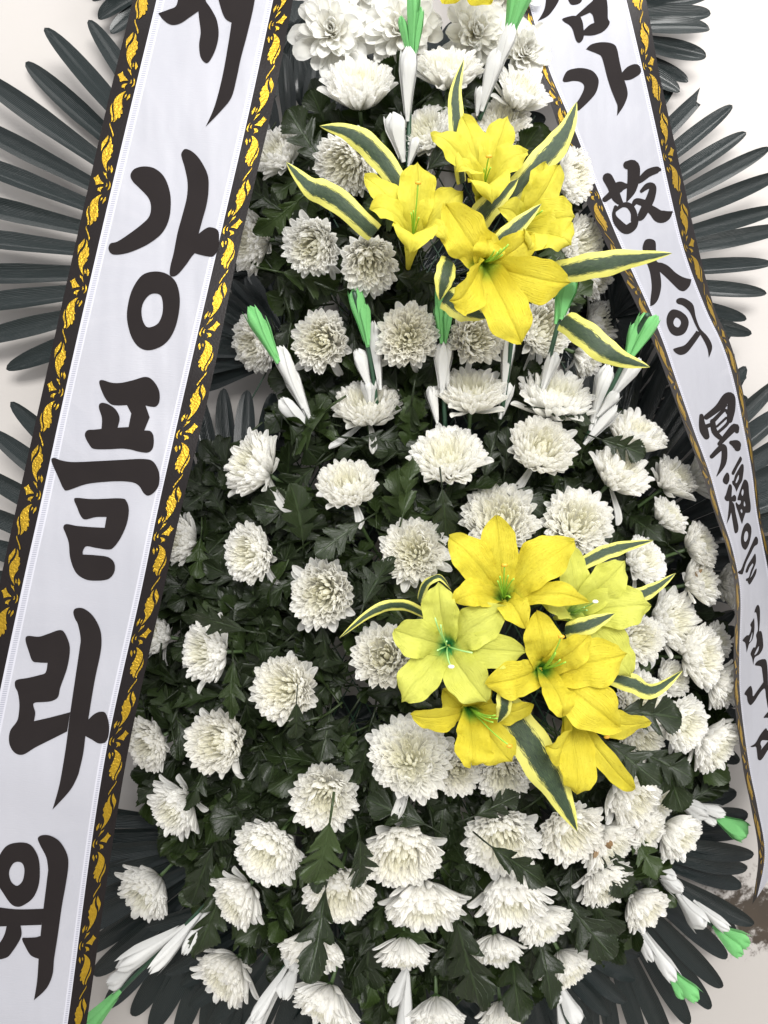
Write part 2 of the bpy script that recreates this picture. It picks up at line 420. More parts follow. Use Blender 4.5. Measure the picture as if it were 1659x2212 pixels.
fan(760, 1560, 0.03, (0, 352, 44, [330, 350, 340, 350]), "round black palm leaf backing the lower tier near the wide ribbon", 50)
fan(1080, 1480, 0.04, (0, 352, 44, [330, 340, 330, 330]), "round black palm leaf backing the lower tier behind the yellow lilies", 50)
fan(900, 270, 0.035, (0, 352, 36, [270, 250, 240, 250]), "round black palm leaf backing the white silk flowers at the top", 44)
fan(880, 1060, 0.035, (0, 352, 40, [330, 300, 330, 320]), "round black palm leaf backing the gap between both flower tiers", 46)

# ------------------------------------------------------------------ stand with netting
stand = thing("wreath_stand", "dark wreath stand with green netting hidden behind all the flowers", "stand", Matrix.Translation((0, -0.015, 0)))
def world_tube(name, pts, rad, mat, root, n=6, kind=None):
    inv = root.matrix_basis.inverted(); mb = MB(); mb.tube([inv @ Vector(p) for p in pts], rad, n)
    o = link(name, mb.mesh(name, mat), root)
    if kind: o["kind"] = kind
    return o
a, b_ = P(800, 0, 0.018), P(1040, 0, 0.018)
for x0, x1 in ((a.x, a.x - 0.16), (b_.x, b_.x + 0.16)):
    world_tube("stand_leg", [(x0, -0.016, 1.95), (x1, -0.016, 0.0)], 0.011, M['stand'], stand, 10)
for z in (0.32, 0.95, 1.6): world_tube("crossbar", [(a.x - 0.12, -0.030, z), (b_.x + 0.12, -0.030, z)], 0.007, M['stand'], stand, 8)
mb = MB()
for i in range(-26, 30):
    for sgn in (1, -1):
        x0 = 900 + i * 46; pts = []
        for q in range(25):
            y = 250 + q * 76; x = x0 + sgn * (y - 1050) * 0.55
            lim = 240 if y < 900 else 420
            if abs(x - 920) < lim: pts.append(P(x, y, 0.088 + 0.0012 * sgn))
        if len(pts) > 2: mb.tube(pts, 0.0012, 5, cap=False)
o = link("netting", mb.mesh("netting", M['wire']), stand, stand.matrix_basis.inverted()); o["kind"] = "stuff"

# ------------------------------------------------------------------ ribbons
class Ribbon:
    def __init__(s, e, dl, dr, y0, y1, cut=0.0):
        s.e = e; s.dl = dl; s.dr = dr; s.y0 = y0; s.y1 = y1; s.cut = cut
    def edges(s, y): return [smoothtab(t, y) for t in s.e]
    def depth(s, x, y):
        e = s.edges(y); u = (x - e[0]) / (e[5] - e[0])
        return lerp(smoothtab(s.dl, y), smoothtab(s.dr, y), u) + 0.0016 * math.sin(y * .0115 + u) + 0.0007 * math.sin(y * .031 + 1 - u * 2.3) * math.sin(y * .0047)
    def surf(s, x, y, eps=0.0): return P(x, y, s.depth(x, y) + eps)
    def strip(s, i, j, nx, ny, eps=0.0, vscale=1.0):
        mb = MB(); rows = []; uvs = []
        for q in range(ny + 1):
            t = q / ny; row = []; uv = []
            for k in range(nx + 1):
                # the tail is cut on a slant: rows end earlier towards one edge
                e = s.edges(lerp(s.y0, s.y1, t)); f0 = lerp(e[i], e[j], k / nx); u = (f0 - e[0]) / (e[5] - e[0])
                y = lerp(s.y0, s.y1 - s.cut * u * t, t); e = s.edges(y); x = lerp(e[i], e[j], k / nx)
                row.append(s.surf(x, y, eps)); uv.append((k / nx, (y / 2212) * vscale))
            rows.append(row); uvs.append(uv)
        mb.grid(rows, uvs); return mb
def T(ys, xs): return list(zip(ys, xs))
yl = [-140, 0, 233, 553, 853, 1106, 1253, 1659, 2212, 2340]
L0 = T(yl, [319, 287, 230, 157, 90, 33, 1, -84, -190, -212])
L1 = T(yl, [369, 338, 282, 207, 139, 84, 51, -34, -140, -162])
L2 = T(yl, [387, 356, 301, 225, 156, 103, 70, -14, -120, -142])
R2 = T(yl, [608, 577, 527, 453, 384, 327, 297, 211, 135, 118])
R1 = T(yl, [621, 590, 540, 466, 397, 340, 310, 223, 146, 129])
R0 = T(yl, [663, 633, 588, 513, 451, 390, 358, 270, 187, 169])
left = Ribbon([L0, L1, L2, R2, R1, R0], [(-200, 0.35), (1000, 0.36), (2400, 0.37)], [(-200, 0.35), (1000, 0.36), (2400, 0.37)], -620, 2700)
yr = [-120, 0, 147, 280, 410, 547, 670, 740, 813, 930, 1023, 1106, 1190, 1280, 1406, 1506, 1659, 1742, 1846, 1954]
l0 = T(yr, [1088, 1124, 1166, 1208, 1255, 1319, 1380, 1411, 1439, 1482, 1516, 1543, 1571, 1588, 1585, 1586, 1605, 1622, 1638, 1625])
l1 = T(yr, [1104, 1140, 1185, 1241, 1291, 1348, 1404, 1433, 1458, 1499, 1533, 1556, 1583, 1599, 1597, 1599, 1619, 1636, 1652, 1632])
l2 = T(yr, [1110, 1147, 1192, 1248, 1298, 1355, 1410, 1439, 1463, 1504, 1537, 1560, 1586, 1602, 1600, 1602, 1622, 1639, 1655, 1634])
r2 = T(yr, [1312, 1344, 1380, 1410, 1439, 1474, 1521, 1555, 1578, 1604, 1622, 1632, 1648, 1664, 1680, 1692, 1712, 1722, 1738, 1745])
r1 = T(yr, [1321, 1353, 1388, 1418, 1446, 1480, 1526, 1559, 1583, 1608, 1625, 1635, 1651, 1668, 1684, 1696, 1716, 1727, 1743, 1752])
r0 = T(yr, [1368, 1396, 1422, 1451, 1480, 1511, 1545, 1577, 1598, 1620, 1632, 1642, 1660, 1680, 1700, 1714, 1736, 1748, 1764, 1775])
dL = [(-200, 0.225), (300, 0.235), (700, 0.25), (1100, 0.265), (1300, 0.26), (1650, 0.225), (2000, 0.18)]
dR = [(-200, 0.135), (300, 0.12), (700, 0.10), (1100, 0.095), (1300, 0.095), (1650, 0.10), (2000, 0.12)]
right = Ribbon([l0, l1, l2, r2, r1, r0], dL, dR, -520, 1954, cut=330)

def fill2d(loops):
    """triangulated 2D polygon (holes allowed) as a bmesh with z = 0"""
    bm = bmesh.new(); es = []
    for lp in loops:
        vs = [bm.verts.new((x, y, 0)) for x, y in lp]
        for i in range(len(vs)): es.append(bm.edges.new((vs[i], vs[(i + 1) % len(vs)])))
    bmesh.ops.triangle_fill(bm, edges=es, use_beauty=True); return bm
def outline(pts, sx, sy, ox, oy, n=5):
    """closed outline through picture points; a third member marks a corner"""
    N = len(pts); cs = [i for i in range(N) if len(pts[i]) > 2]
    q = [(p[0] * sx + ox, p[1] * sy + oy) for p in pts]
    if not cs: return catmull(q, n, True)
    out = []
    for a, b in zip(cs, cs[1:] + [cs[0] + N]):
        seg = [q[i % N] for i in range(a, b + 1)]
        out.extend(catmull(seg, n)[:-1])
    return out
def stroke_bm(pts, sx, sy, ox, oy, sr):
    q = catmull([(p[0] * sx + ox, p[1] * sy + oy, p[2] * sr) for p in pts], 5)
    bm = bmesh.new(); prev = None
    for i, (x, y, r) in enumerate(q):
        a = q[max(0, i - 1)]; b = q[min(len(q) - 1, i + 1)]
        dx, dy = b[0] - a[0], b[1] - a[1]; l = math.hypot(dx, dy) or 1; nx, ny = -dy / l, dx / l
        cur = (bm.verts.new((x + nx * r, y + ny * r, 0)), bm.verts.new((x - nx * r, y - ny * r, 0)))
        if prev: bm.faces.new((prev[0], prev[1], cur[1], cur[0]))
        prev = cur
    for (x, y, r), sgn in ((q[0], -1), (q[-1], 1)):
        c = bm.verts.new((x, y, 0)); ring = [bm.verts.new((x + r * math.cos(k * math.pi / 6), y + r * math.sin(k * math.pi / 6), 0)) for k in range(12)]
        for k in range(12): bm.faces.new((c, ring[k], ring[(k + 1) % 12]))
    return bm
def print_on(ribbon, bms, name, mat, root, step=10, eps=0.0007):
    """lays flat print on a ribbon: each piece follows the cloth just above it"""
    inv = root.matrix_basis.inverted(); V = []; F = []
    for q, bm in enumerate(bms):
        ys = [v.co.y for v in bm.verts]
        y = math.floor(min(ys) / step) * step
        while y < max(ys):
            bmesh.ops.bisect_plane(bm, geom=bm.verts[:] + bm.edges[:] + bm.faces[:], plane_co=(0, y, 0), plane_no=(0, 1, 0)); y += step
        bm.verts.index_update(); base = len(V)
        for v in bm.verts: V.append(inv @ ribbon.surf(v.co.x, v.co.y, eps + 0.00006 * (q % 7)))
        for f in bm.faces: F.append([base + v.index for v in f.verts])
        bm.free()
    me = bpy.data.meshes.new(name); me.from_pydata(V, [], F); me.materials.append(mat); return link(name, me, root)

# one repeat of the gold pattern: picture points on the border strip
GX = lambda x, y: (x - (600 - 0.2373 * y)) / 315.0
GOLD = [
 [(625,70,1),(660,52),(690,25,1),(706,80),(760,148,1),(700,155),(655,170,1),(648,115)],
 [(760,-17,1),(779,5),(799,5,1),(798,35),(807,90,1),(785,45),(763,15)],
 [(755,192,1),(720,230),(715,268,1),(703,248),(673,245,1),(680,215),(712,195)],
 [(835,110,1),(852,160),(840,215),(805,242,1),(828,200),(836,160)],
 [(798,138,1),(810,160),(803,190),(783,192,1),(795,168)],
 [(735,293,1),(690,310),(610,370),(572,450),(570,560),(580,640),(565,720,1),(600,690),(618,652,1),(640,663),(658,640),(655,600,1),(680,600),(682,560),(672,520,1),(692,520,1),(680,470),(683,400),(700,340)],
 [(557,450,1),(530,510),(523,570),(540,640),(535,712,1),(554,700),(560,640),(547,560),(545,510)],
 [(785,330,1),(785,372),(740,425,1),(750,375)],
 [(742,333,1),(740,360),(713,388,1),(722,350)],
 [(520,720,1),(513,760),(538,840),(555,922,1),(565,890),(547,820),(529,770)],
 [(520,908,1),(538,950),(533,1012,1),(555,1030),(547,1085,1),(556,1110),(520,1165,1),(530,1190),(490,1240),(465,1300),(475,1400,1),(440,1340),(413,1260),(410,1170),(430,1100),(480,1040),(512,970)],
 [(495,895,1),(440,960),(405,1010),(400,1118,1),(422,1060),(462,1010),(492,950)],
 [(532,1300,1),(553,1360),(530,1412,1),(518,1360)],
 [(498,1310,1),(506,1345),(495,1378,1),(488,1345)]]
def gold_border(ribbon, i, j, phase, period, flip, y0, y1, root):
    bms = []; k = math.floor((y0 - phase) / period) - 1
    units = []
    for g in GOLD:
        o = outline(g, 1, 1, 0, 0, 3); units.append([(GX(x, y), y / 1405.0) for x, y in o])
    while phase + k * period < y1:
        for un in units:
            lp = []
            for u, v in un:
                y = phase + (k + v) * period; e = ribbon.edges(y); uu = 1 - u if flip else u
                lp.append((lerp(e[i], e[j], uu), y))
            ys = [p[1] for p in lp]
            if min(ys) > y0 and max(ys) < y1: bms.append(fill2d([lp]))
        k += 1
    return print_on(ribbon, bms, "gold_pattern", M['gold'], root, 14, 0.0006)

def make_ribbon(rb, label, y_mid, gold):
    root = thing("condolence_ribbon", label, "ribbon", Matrix.Translation(rb.surf(sum(rb.edges(rb.y0)) / 6, rb.y0)), "printed ribbons hanging down the wreath")
    inv = root.matrix_basis.inverted()
    def part(name, i, j, nx, mat, vs=1.0, eps=0.0):
        mb = rb.strip(i, j, nx, 170, eps, vs); mb.v = [tuple(inv @ Vector(p)) for p in mb.v]
        return link(name, mb.mesh(name, mat), root)
    part("white_band", 2, 3, 14, M['satin'])
    part("hem", 1, 2, 3, M['hem'], 560); part("hem", 3, 4, 3, M['hem'], 560)
    b1 = part("border", 0, 1, 5, M['border']); b2 = part("border", 4, 5, 5, M['border'])
    for b, (i, j, phase, period, flip) in zip((b1, b2), gold):
        g = gold_border(rb, i, j, phase, period, flip, rb.y0 + 10, rb.y1 - (rb.cut if i > 2 else 0) - 20, root)
        g.parent = b
    return root
rib_l = make_ribbon(left, "wide straight ribbon with huge black Korean letters, in front of the wreath", 1100, [(0, 1, 150, 223, False), (4, 5, 247, 221, True)])
rib_r = make_ribbon(right, "narrow twisting ribbon with small black Korean and Chinese letters by the white wall", 1100, [(0, 1, 190, 205, False), (4, 5, 118, 196, True)])

# lettering, traced stroke by stroke
def letters(rb, root, glyphs):
    for bms in glyphs: print_on(rb, bms, "letter", M['ink'], root, 10)
Z = 1 / 3.0
def O(*loops, oy=0): return fill2d([outline(l, Z, Z, 0, oy) for l in loops])
T4, T7, T10 = 553, 1106, 1659
letters(left, rib_l, [
 [O([(1025,85,1),(1060,130),(1110,160),(1170,150),(1230,110),(1285,72,1),(1291,130),(1300,210),(1290,290),(1300,370),(1335,408),(1365,385),(1400,310),(1417,220),(1405,130),(1370,60),(1335,10,1),(1320,-90,1),(1160,-90,1),(1145,30),(1090,62)])],
 [O([(1395,-90,1),(1430,50),(1460,120),(1500,145,1),(1480,280),(1440,500),(1390,690),(1333,820,1),(1430,720),(1500,630),(1535,500),(1560,380),(1600,230),(1640,60),(1665,-90,1)])],
 [O([(845,1135),(870,1095),(930,1078),(1000,1090),(1060,1140),(1095,1220),(1107,1310),(1095,1420),(1050,1510),(970,1575),(880,1620),(800,1645),(730,1648),(703,1615),(715,1578),(760,1565),(830,1520),(910,1460),(965,1405),(978,1340),(960,1280),(900,1215),(860,1175)]),
  O([(1175,995),(1200,965),(1250,985),(1300,1040),(1345,1130),(1352,1220),(1340,1320),(1310,1430),(1287,1515,1),(1330,1482),(1365,1472),(1410,1490),(1420,1540),(1410,1620),(1380,1660),(1340,1660),(1295,1650),(1262,1640,1),(1240,1665),(1210,1709),(1160,1770),(1125,1791),(1100,1779),(1105,1719),(1125,1640),(1150,1510),(1180,1400),(1210,1280),(1215,1180),(1195,1080),(1180,1030)]),
  O([(1000,100),(1080,115),(1140,170),(1165,270),(1155,390),(1120,500),(1060,575),(970,610),(900,590),(850,520),(823,410),(830,310),(860,210),(920,125)], [(1000,242),(1040,255),(1055,310),(1050,380),(1020,440),(960,462),(930,430),(917,370),(925,310),(960,258)], oy=T4)],
 [O([(643,825),(660,803),(720,820),(780,822),(860,805),(940,783),(990,805),(1030,870),(1033,940),(1010,975),(970,975),(943,968,1),(970,1045,1),(935,1130,1),(975,1135),(995,1170),(992,1240),(960,1273),(900,1268),(850,1255),(790,1248),(700,1252),(610,1250),(580,1225),(550,1165),(565,1130),(610,1125),(657,1120,1),(660,1050),(640,980),(655,952),(700,960),(750,995),(775,1050),(762,1112,1),(833,1108,1),(850,1020,1),(822,966,1),(760,968),(715,958),(675,910)], oy=T4),
  O([(333,1330),(350,1308),(400,1325),(480,1335),(650,1328),(800,1320),(920,1315),(990,1330),(1030,1400),(1030,1480),(1000,1530),(960,1553),(930,1535),(905,1495),(870,1470),(800,1460),(700,1462),(560,1478),(440,1518),(410,1505),(380,1440)], oy=T4),
  O([(480,1580),(500,1567),(600,1575),(780,1570),(820,1590),(835,1650),(820,1739),(780,1829),(735,1889),(700,1902),(620,1891),(560,1881),(538,1909),(536,1934,1),(620,1939),(700,1951),(740,1989),(740,2049),(700,2094),(620,2104),(550,2094),(490,2049),(455,1959),(445,1859),(425,1799),(410,1759),(430,1737),(500,1749),(600,1757),(678,1761,1),(690,1691,1),(620,1692),(550,1707),(520,1679),(500,1630)], oy=T4)],
 [O([(165,830),(180,803),(250,808),(310,790),(385,765),(420,785),(450,860),(450,930),(435,1010),(415,1070),(390,1140),(375,1200),(335,1225),(280,1232),(230,1235),(215,1250),(228,1300),(220,1355,1),(330,1330),(455,1297,1),(435,1422,1),(340,1470),(230,1525),(150,1572),(95,1560),(60,1500),(65,1420),(110,1355),(122,1300),(125,1240),(115,1170),(97,1130),(105,1090),(180,1075),(250,1058),(295,1040),(308,978,1),(250,975),(210,965),(185,900)], oy=T7),
  O([(475,650),(490,625),(540,625),(600,670),(645,750),(658,830),(650,920),(620,1060),(595,1200),(572,1345,1),(610,1310),(650,1294),(685,1305),(705,1370),(705,1440),(685,1490),(640,1500),(595,1475),(553,1452,1),(540,1560),(518,1659),(500,1719),(450,1809),(340,1929,1),(380,1789),(405,1659),(430,1500),(455,1300),(490,1060),(515,890),(522,820),(505,730),(485,690)], oy=T7)],
 [O([(135,482),(200,500),(245,570),(258,660),(250,760),(215,840),(160,885),(115,900),(70,880),(20,810),(-20,740),(-30,640),(0,560),(50,500)], [(115,608),(145,620),(158,660),(150,720),(130,752),(105,763),(75,740),(60,700),(62,660),(85,620)], oy=T10),
  O([(-70,893,1),(100,915),(283,912,1),(268,1017,1),(130,1022),(-70,1030,1)], oy=T10),
  O([(45,1010,1),(130,1010,1),(140,1070),(125,1120),(80,1190),(40,1230),(-40,1240),(-50,1180),(0,1130),(30,1075)], oy=T10),
  O([(245,455),(275,435),(330,440),(390,480),(435,560),(442,640),(425,760),(400,900),(375,1080),(350,1240),(340,1340),(300,1430),(220,1505,1),(240,1380),(250,1237,1),(200,1215),(165,1160),(143,1105),(180,1100),(230,1097),(262,1088,1),(275,960),(295,800),(312,660,1),(300,580),(260,500)], oy=T10)]])
A3 = (0.24417, 0.24417, 1215.1, 0.0); A4 = (0.26861, 0.26861, 1350.1, 486.0); A5 = (0.43959, 0.43959, 1458.1, 1026.1)
A6 = (0.14640, 0.14640, 1544.5, 961.3); A7 = (0.29741, 0.29741, 1576.9, 1285.3)
def OO(A, *loops): return fill2d([outline(l, *A) for l in loops])
def SS(A, *pts): return stroke_bm(pts, *A, A[0] * (1.5 if A is A5 else 1.08))
letters(right, rib_r, [
 [fill2d([outline([(165,137,1),(230,105),(270,60),(305,0),(320,-70,1),(225,-70,1),(215,40),(190,100)], Z, Z, 1106, 0)]),
  fill2d([outline([(345,-60,1),(375,20),(410,30),(450,10),(475,-60,1)], Z, Z, 1106, 0)]),
  OO(A3, [(0,165),(80,140),(118,140,1),(150,110),(240,30),(270,0),(300,-60,1),(385,-60,1),(400,60),(402,160),(418,195),(400,240),(350,285),(270,312),(190,312,1),(180,350),(150,378),(120,355),(90,260),(60,220),(20,195)], [(160,148,1),(245,110,1),(268,135),(283,200,1),(240,220),(188,268,1),(180,200)])],
 [OO(A3, [(5,695),(40,630),(110,605),(190,603),(270,630),(315,690),(318,750),(290,830),(220,910),(150,975,1),(110,985,1),(100,950),(150,870),(185,800),(190,755),(160,725),(100,715),(40,725),(10,722)]),
  OO(A3, [(208,435,1),(250,395),(320,375),(400,375),(460,395),(485,440),(505,540),(527,640,1),(570,595),(620,570),(665,570),(690,600),(692,645),(650,680),(600,705),(548,710,1),(570,780),(575,850),(540,940),(482,1025,1),(487,940),(470,890),(430,790),(395,680),(365,560),(345,500),(320,480),(260,455)])],
 [SS(A3,(375,1765,22),(430,1720,28),(500,1655,45),(560,1645,22)), SS(A3,(400,1575,42),(440,1650,40),(480,1750,38),(530,1810,15)),
  SS(A3,(470,1830,14),(455,1900,16),(490,1970,32),(560,2030,38),(620,2000,36),(650,1960,22)), SS(A3,(470,1860,12),(530,1815,18),(590,1820,25),(630,1880,26),(635,1950,28)),
  SS(A3,(575,1460,35),(625,1470,50),(630,1560,50),(610,1680,38),(570,1780,6)), SS(A3,(640,1610,20),(690,1590,25),(760,1530,32),(835,1502,28),(860,1500,14)),
  SS(A3,(700,1690,14),(755,1645,25),(800,1655,28),(780,1750,35),(735,1840,36),(690,1920,30),(658,1930,12)), SS(A3,(625,1815,14),(655,1780,25),(730,1800,30)),
  SS(A3,(720,1810,25),(800,1865,38),(860,1915,52),(920,1905,42),(968,1875,8))],
 [OO(A4, [(143,170),(165,120),(210,112),(245,135),(250,200),(255,290),(300,305),(350,330),(410,385),(470,420),(535,437,1),(520,490),(480,530),(440,525),(400,490),(340,430),(280,375,1),(290,440),(290,510),(270,590),(240,635),(203,655,1),(205,600),(215,500),(205,400),(185,330),(160,270),(145,210)])],
 [OO(A4, [(390,678),(450,695),(500,740),(512,800),(480,870),(420,892),(370,870),(340,810),(335,750),(355,700)], [(410,745),(440,760),(450,790),(430,822),(400,812),(390,780)]),
  OO(A4, [(388,1000),(420,985),(480,965),(530,910),(575,850,1),(615,870,1),(560,950),(500,1025),(450,1045),(410,1030)]),
  OO(A4, [(415,600),(450,585),(500,600),(550,645),(570,740),(605,830),(660,890),(695,950),(700,1000),(675,1068,1),(665,1000),(640,940),(600,870),(575,820),(560,790),(520,700),(470,650),(420,630)])],
 [SS(A4,(615,1535,16),(620,1600,24),(635,1650,32),(655,1700,24)), SS(A4,(655,1545,20),(750,1470,26),(820,1390,36),(855,1390,30),(855,1480,30),(842,1570,22)),
  SS(A4,(705,1580,20),(720,1660,22),(765,1710,18)), SS(A4,(700,1575,9),(765,1510,9),(815,1450,8)), SS(A4,(725,1570,10),(800,1490,11),(825,1510,12)),
  SS(A4,(740,1620,9),(815,1550,9)), SS(A4,(745,1670,11),(822,1600,12),(840,1540,10)), SS(A4,(640,1625,16),(705,1600,14)),
  SS(A4,(760,1760,16),(820,1690,22),(885,1625,28),(900,1660,16)), SS(A4,(698,1862,16),(780,1785,22),(800,1820,22),(790,1920,20),(738,2020,3)), SS(A4,(855,1750,16),(895,1765,34),(905,1795,24))],
 [OO(A6, [(245,420),(255,385),(300,300),(355,195),(375,168),(397,195),(390,240),(340,320),(285,430),(260,440)]),
  OO(A6, [(255,530),(275,520),(300,440),(350,350),(390,285),(420,290),(425,360),(412,470),(400,530),(360,600),(318,692,1),(290,620),(258,575)], [(305,545),(330,480),(352,440),(350,500),(318,560)]),
  OO(A6, [(115,520),(140,450),(180,405),(210,440),(212,520),(180,580),(135,565)]),
  OO(A6, [(142,770),(165,720),(205,590),(235,582),(252,620),(248,710),(245,768,1),(285,735),(312,765),(310,820),(285,835),(250,830,1),(285,880),(305,1000),(345,1190),(340,1270),(315,1300),(285,1270),(240,995,1),(215,1080),(172,1168,1),(190,1050),(205,900),(208,825,1),(175,828),(145,800)]),
  OO(A6, [(333,790),(360,700),(400,580),(435,510),(475,530),(495,590),(505,720),(528,900),(520,985),(490,1000),(452,1000,1),(425,1080),(400,1168,1),(375,1100),(345,1000),(305,880),(315,845),(350,880),(375,860),(380,820),(340,815)], [(390,710),(410,650),(425,690),(408,750)], [(425,890),(432,830),(450,880),(440,905)], [(378,970),(390,945),(406,975),(395,1005)])],
 [OO(A6, [(385,1350),(410,1240),(450,1165),(490,1150),(530,1200),(538,1290),(515,1420),(480,1510),(445,1547),(405,1510),(385,1440)], [(428,1370),(440,1300),(465,1270),(488,1300),(485,1370),(455,1425),(435,1415)]),
  OO(A6, [(340,1890),(350,1860),(385,1835),(430,1720),(500,1560),(580,1380),(610,1350),(635,1390),(630,1460),(580,1500),(530,1600),(460,1740),(420,1870),(400,1910)]),
  OO(A6, [(450,1870),(480,1780),(540,1680),(590,1603),(605,1650),(603,1740),(570,1830),(520,1960,1),(550,1920),(590,1840),(615,1825),(605,1900),(560,1990),(515,2058),(490,2035),(478,2005),(458,2005),(465,1970),(500,1950),(530,1850),(565,1770),(555,1745,1),(510,1810),(480,1880)])],
 [OO(A7, [(178,125),(190,85),(205,72),(217,100),(218,180),(212,262,1),(230,268),(240,330),(240,385),(215,430),(180,455),(170,508,1),(160,455),(150,425),(170,382),(185,378),(195,330),(190,290),(203,250),(198,170),(190,128)], [(178,435),(190,405),(210,372),(205,405),(190,428)]),
  OO(A7, [(92,330),(120,295),(140,288),(155,240),(148,215),(165,185),(176,172),(178,250),(165,320),(140,355),(132,380),(122,418,1),(112,350)], [(140,340),(148,315),(163,270),(160,310),(150,335)])],
 [OO(A7, [(183,510),(200,480),(240,465),(265,478),(275,560),(278,650),(290,720),(276,825,1),(262,740),(252,680),(215,715),(180,770),(150,800),(130,775),(122,735),(105,720),(120,690),(150,660),(163,690),(168,735),(195,700),(243,632,1),(235,560),(225,520)])],
 [OO(A7, [(150,1100),(185,1075),(220,1015),(260,968),(275,985),(300,970),(290,1050),(235,1055),(222,1080),(230,1105),(225,1125,1),(262,1080),(300,1040),(300,1090),(270,1135),(230,1195),(205,1195),(198,1160),(190,1105),(165,1105)]),
  OO(A7, [(245,890),(275,850),(300,840),(310,900),(300,960),(290,900),(265,892)])]])
# ------------------------------------------------------------------ chrysanthemums
def petal_rows(e0, k, L, W, rb, z0, cup, nr=9, nc=5, phi=0.0, tipk=0.0, side=0.0, pinch=0.0):
    """one strap petal: runs out from the axis at elevation e0 (deg), bending by k; hollow towards the axis"""
    x, z = rb, z0; rows = []; ca, sa = math.cos(phi), math.sin(phi); ps = 0.0
    for i in range(nr):
        s = 1 - (1 - i / (nr - 1)) ** 1.45; e = D2R(e0 + k * s + tipk * max(0, s - 0.7) / 0.3)
        x += math.cos(e) * (s - ps) * L; z += math.sin(e) * (s - ps) * L; ps = s
        wd = W * (0.42 + 0.58 * min(1, s / 0.66) ** 1.1)
        if s > 0.80: wd *= max(0.08, 1 - ((s - 0.80) / 0.20) ** 2.2) ** 0.5
        nx, nz = -math.sin(e), math.cos(e)
        row = []
        for j in range(nc):
            u = j / (nc - 1) * 2 - 1
            lift = cup * wd * (u * u) * (1 + pinch * s) - 0.03 * W * math.cos(u * 9.4)
            y = u * wd * 0.5 + side * s * s
            px, pz = x + nx * lift, z + nz * lift
            row.append((px * ca - y * sa, px * sa + y * ca, pz))
        rows.append(row)
    return rows
ZH = 0.34     # head centre above the flower's base, in head radii
def mass_mesh(seed, N, wide, curl, high):
    r = random.Random(seed); mb = MB(); thm = D2R(90 * wide)
    for i in range(N):
        t = (i + 0.5) / N; phi = i * 2.39996 + r.uniform(-0.14, 0.14)
        th = math.acos(1 - t * (1 - math.cos(thm)))
        rb = 0.015 + 0.12 * t; z0 = -ZH + 0.05 * (1 - t)
        rr = r.uniform(0.94, 1.06) * (1 + (0.10 if r.random() < .12 else 0))
        tx = 0.86 * math.sin(th) * rr; tz = -ZH + 0.50 + high * (math.cos(th) ** 1.0) * rr * (0.55 + 0.45 * math.sin(th))
        dx, dz = tx - rb, tz - z0; em = math.degrees(math.atan2(dz, dx)); L = math.hypot(dx, dz) * 1.06
        k = (lerp(58, 34, t ** .6)) * curl + r.uniform(-14, 14)
        W = lerp(0.095, 0.225, t ** .8) * r.uniform(0.86, 1.14)
        mb.grid(petal_rows(em - k * 0.5 + r.uniform(-4, 4), k, L, W, rb, z0, r.uniform(0.25, 0.50), 8, 5, phi, r.uniform(-12, 22), r.uniform(-0.05, 0.05)),
                ts=max(0.0, 0.8 - t * 1.9))
    return mb.mesh("petal_mass", M['petal'])
MASS = [mass_mesh(11, 190, .96, 1.0, .34), mass_mesh(12, 205, .96, 0.8, .28), mass_mesh(13, 180, 0.92, 1.2, .40), mass_mesh(14, 215, .98, 0.9, .30), mass_mesh(15, 185, 0.90, 1.1, .38)]
def one_petal(e0, k, L, W, cup, tipk, side, seed):
    mb = MB(); mb.grid(petal_rows(e0, k, L, W, 0.0, 0.0, cup, 11, 7, 0, tipk, side)); return mb.mesh("petal", M['petal'])
PET_IN = [one_petal(0, 50, .92, .245, .34, 10, .05, 1), one_petal(0, 38, .94, .235, .32, 25, -.06, 2), one_petal(0, 58, .93, .26, .36, -10, .02, 3), one_petal(0, 44, .90, .225, .42, 30, .09, 4)]
PET_OUT = [one_petal(0, 36, .95, .245, .32, -5, -.05, 5), one_petal(0, 26, .97, .235, .36, -25, .07, 6), one_petal(0, 42, .93, .26, .30, 15, .03, 7)]
PET_SIDE = [one_petal(0, 30, 1.04, .22, .40, -14, .05, 11), one_petal(0, 38, 1.0, .205, .46, 0, -.06, 12), one_petal(0, 24, 1.06, .23, .36, -22, .02, 13), one_petal(0, 34, 1.02, .19, .50, 10, .09, 14)]
PET_LOOSE = [one_petal(0, -24, 1.02, .23, .35, -15, .12, 8), one_petal(0, -8, 1.08, .22, .45, 30, -.14, 9)]
def calyx_mesh():
    mb = MB(); rows = []
    for i in range(6):
        a = i / 5 * 1.45; rows.append([(0.17 * math.sin(a) * math.cos(2*math.pi*k/14) , 0.17 * math.sin(a) * math.sin(2*math.pi*k/14), -ZH - 0.10 + 0.13 * (1 - math.cos(a))) for k in range(15)])
    mb.grid(rows)
    for q in range(22):
        ph = q * 2.4; lay = q % 3
        mb.grid(petal_rows(14 + 18 * lay, 20, 0.16 + .03 * lay, 0.085, 0.09, -ZH - 0.075 + .01 * lay, 0.2, 5, 3, ph))
    return mb.mesh("calyx", M['calyx'])
CALYX = calyx_mesh()

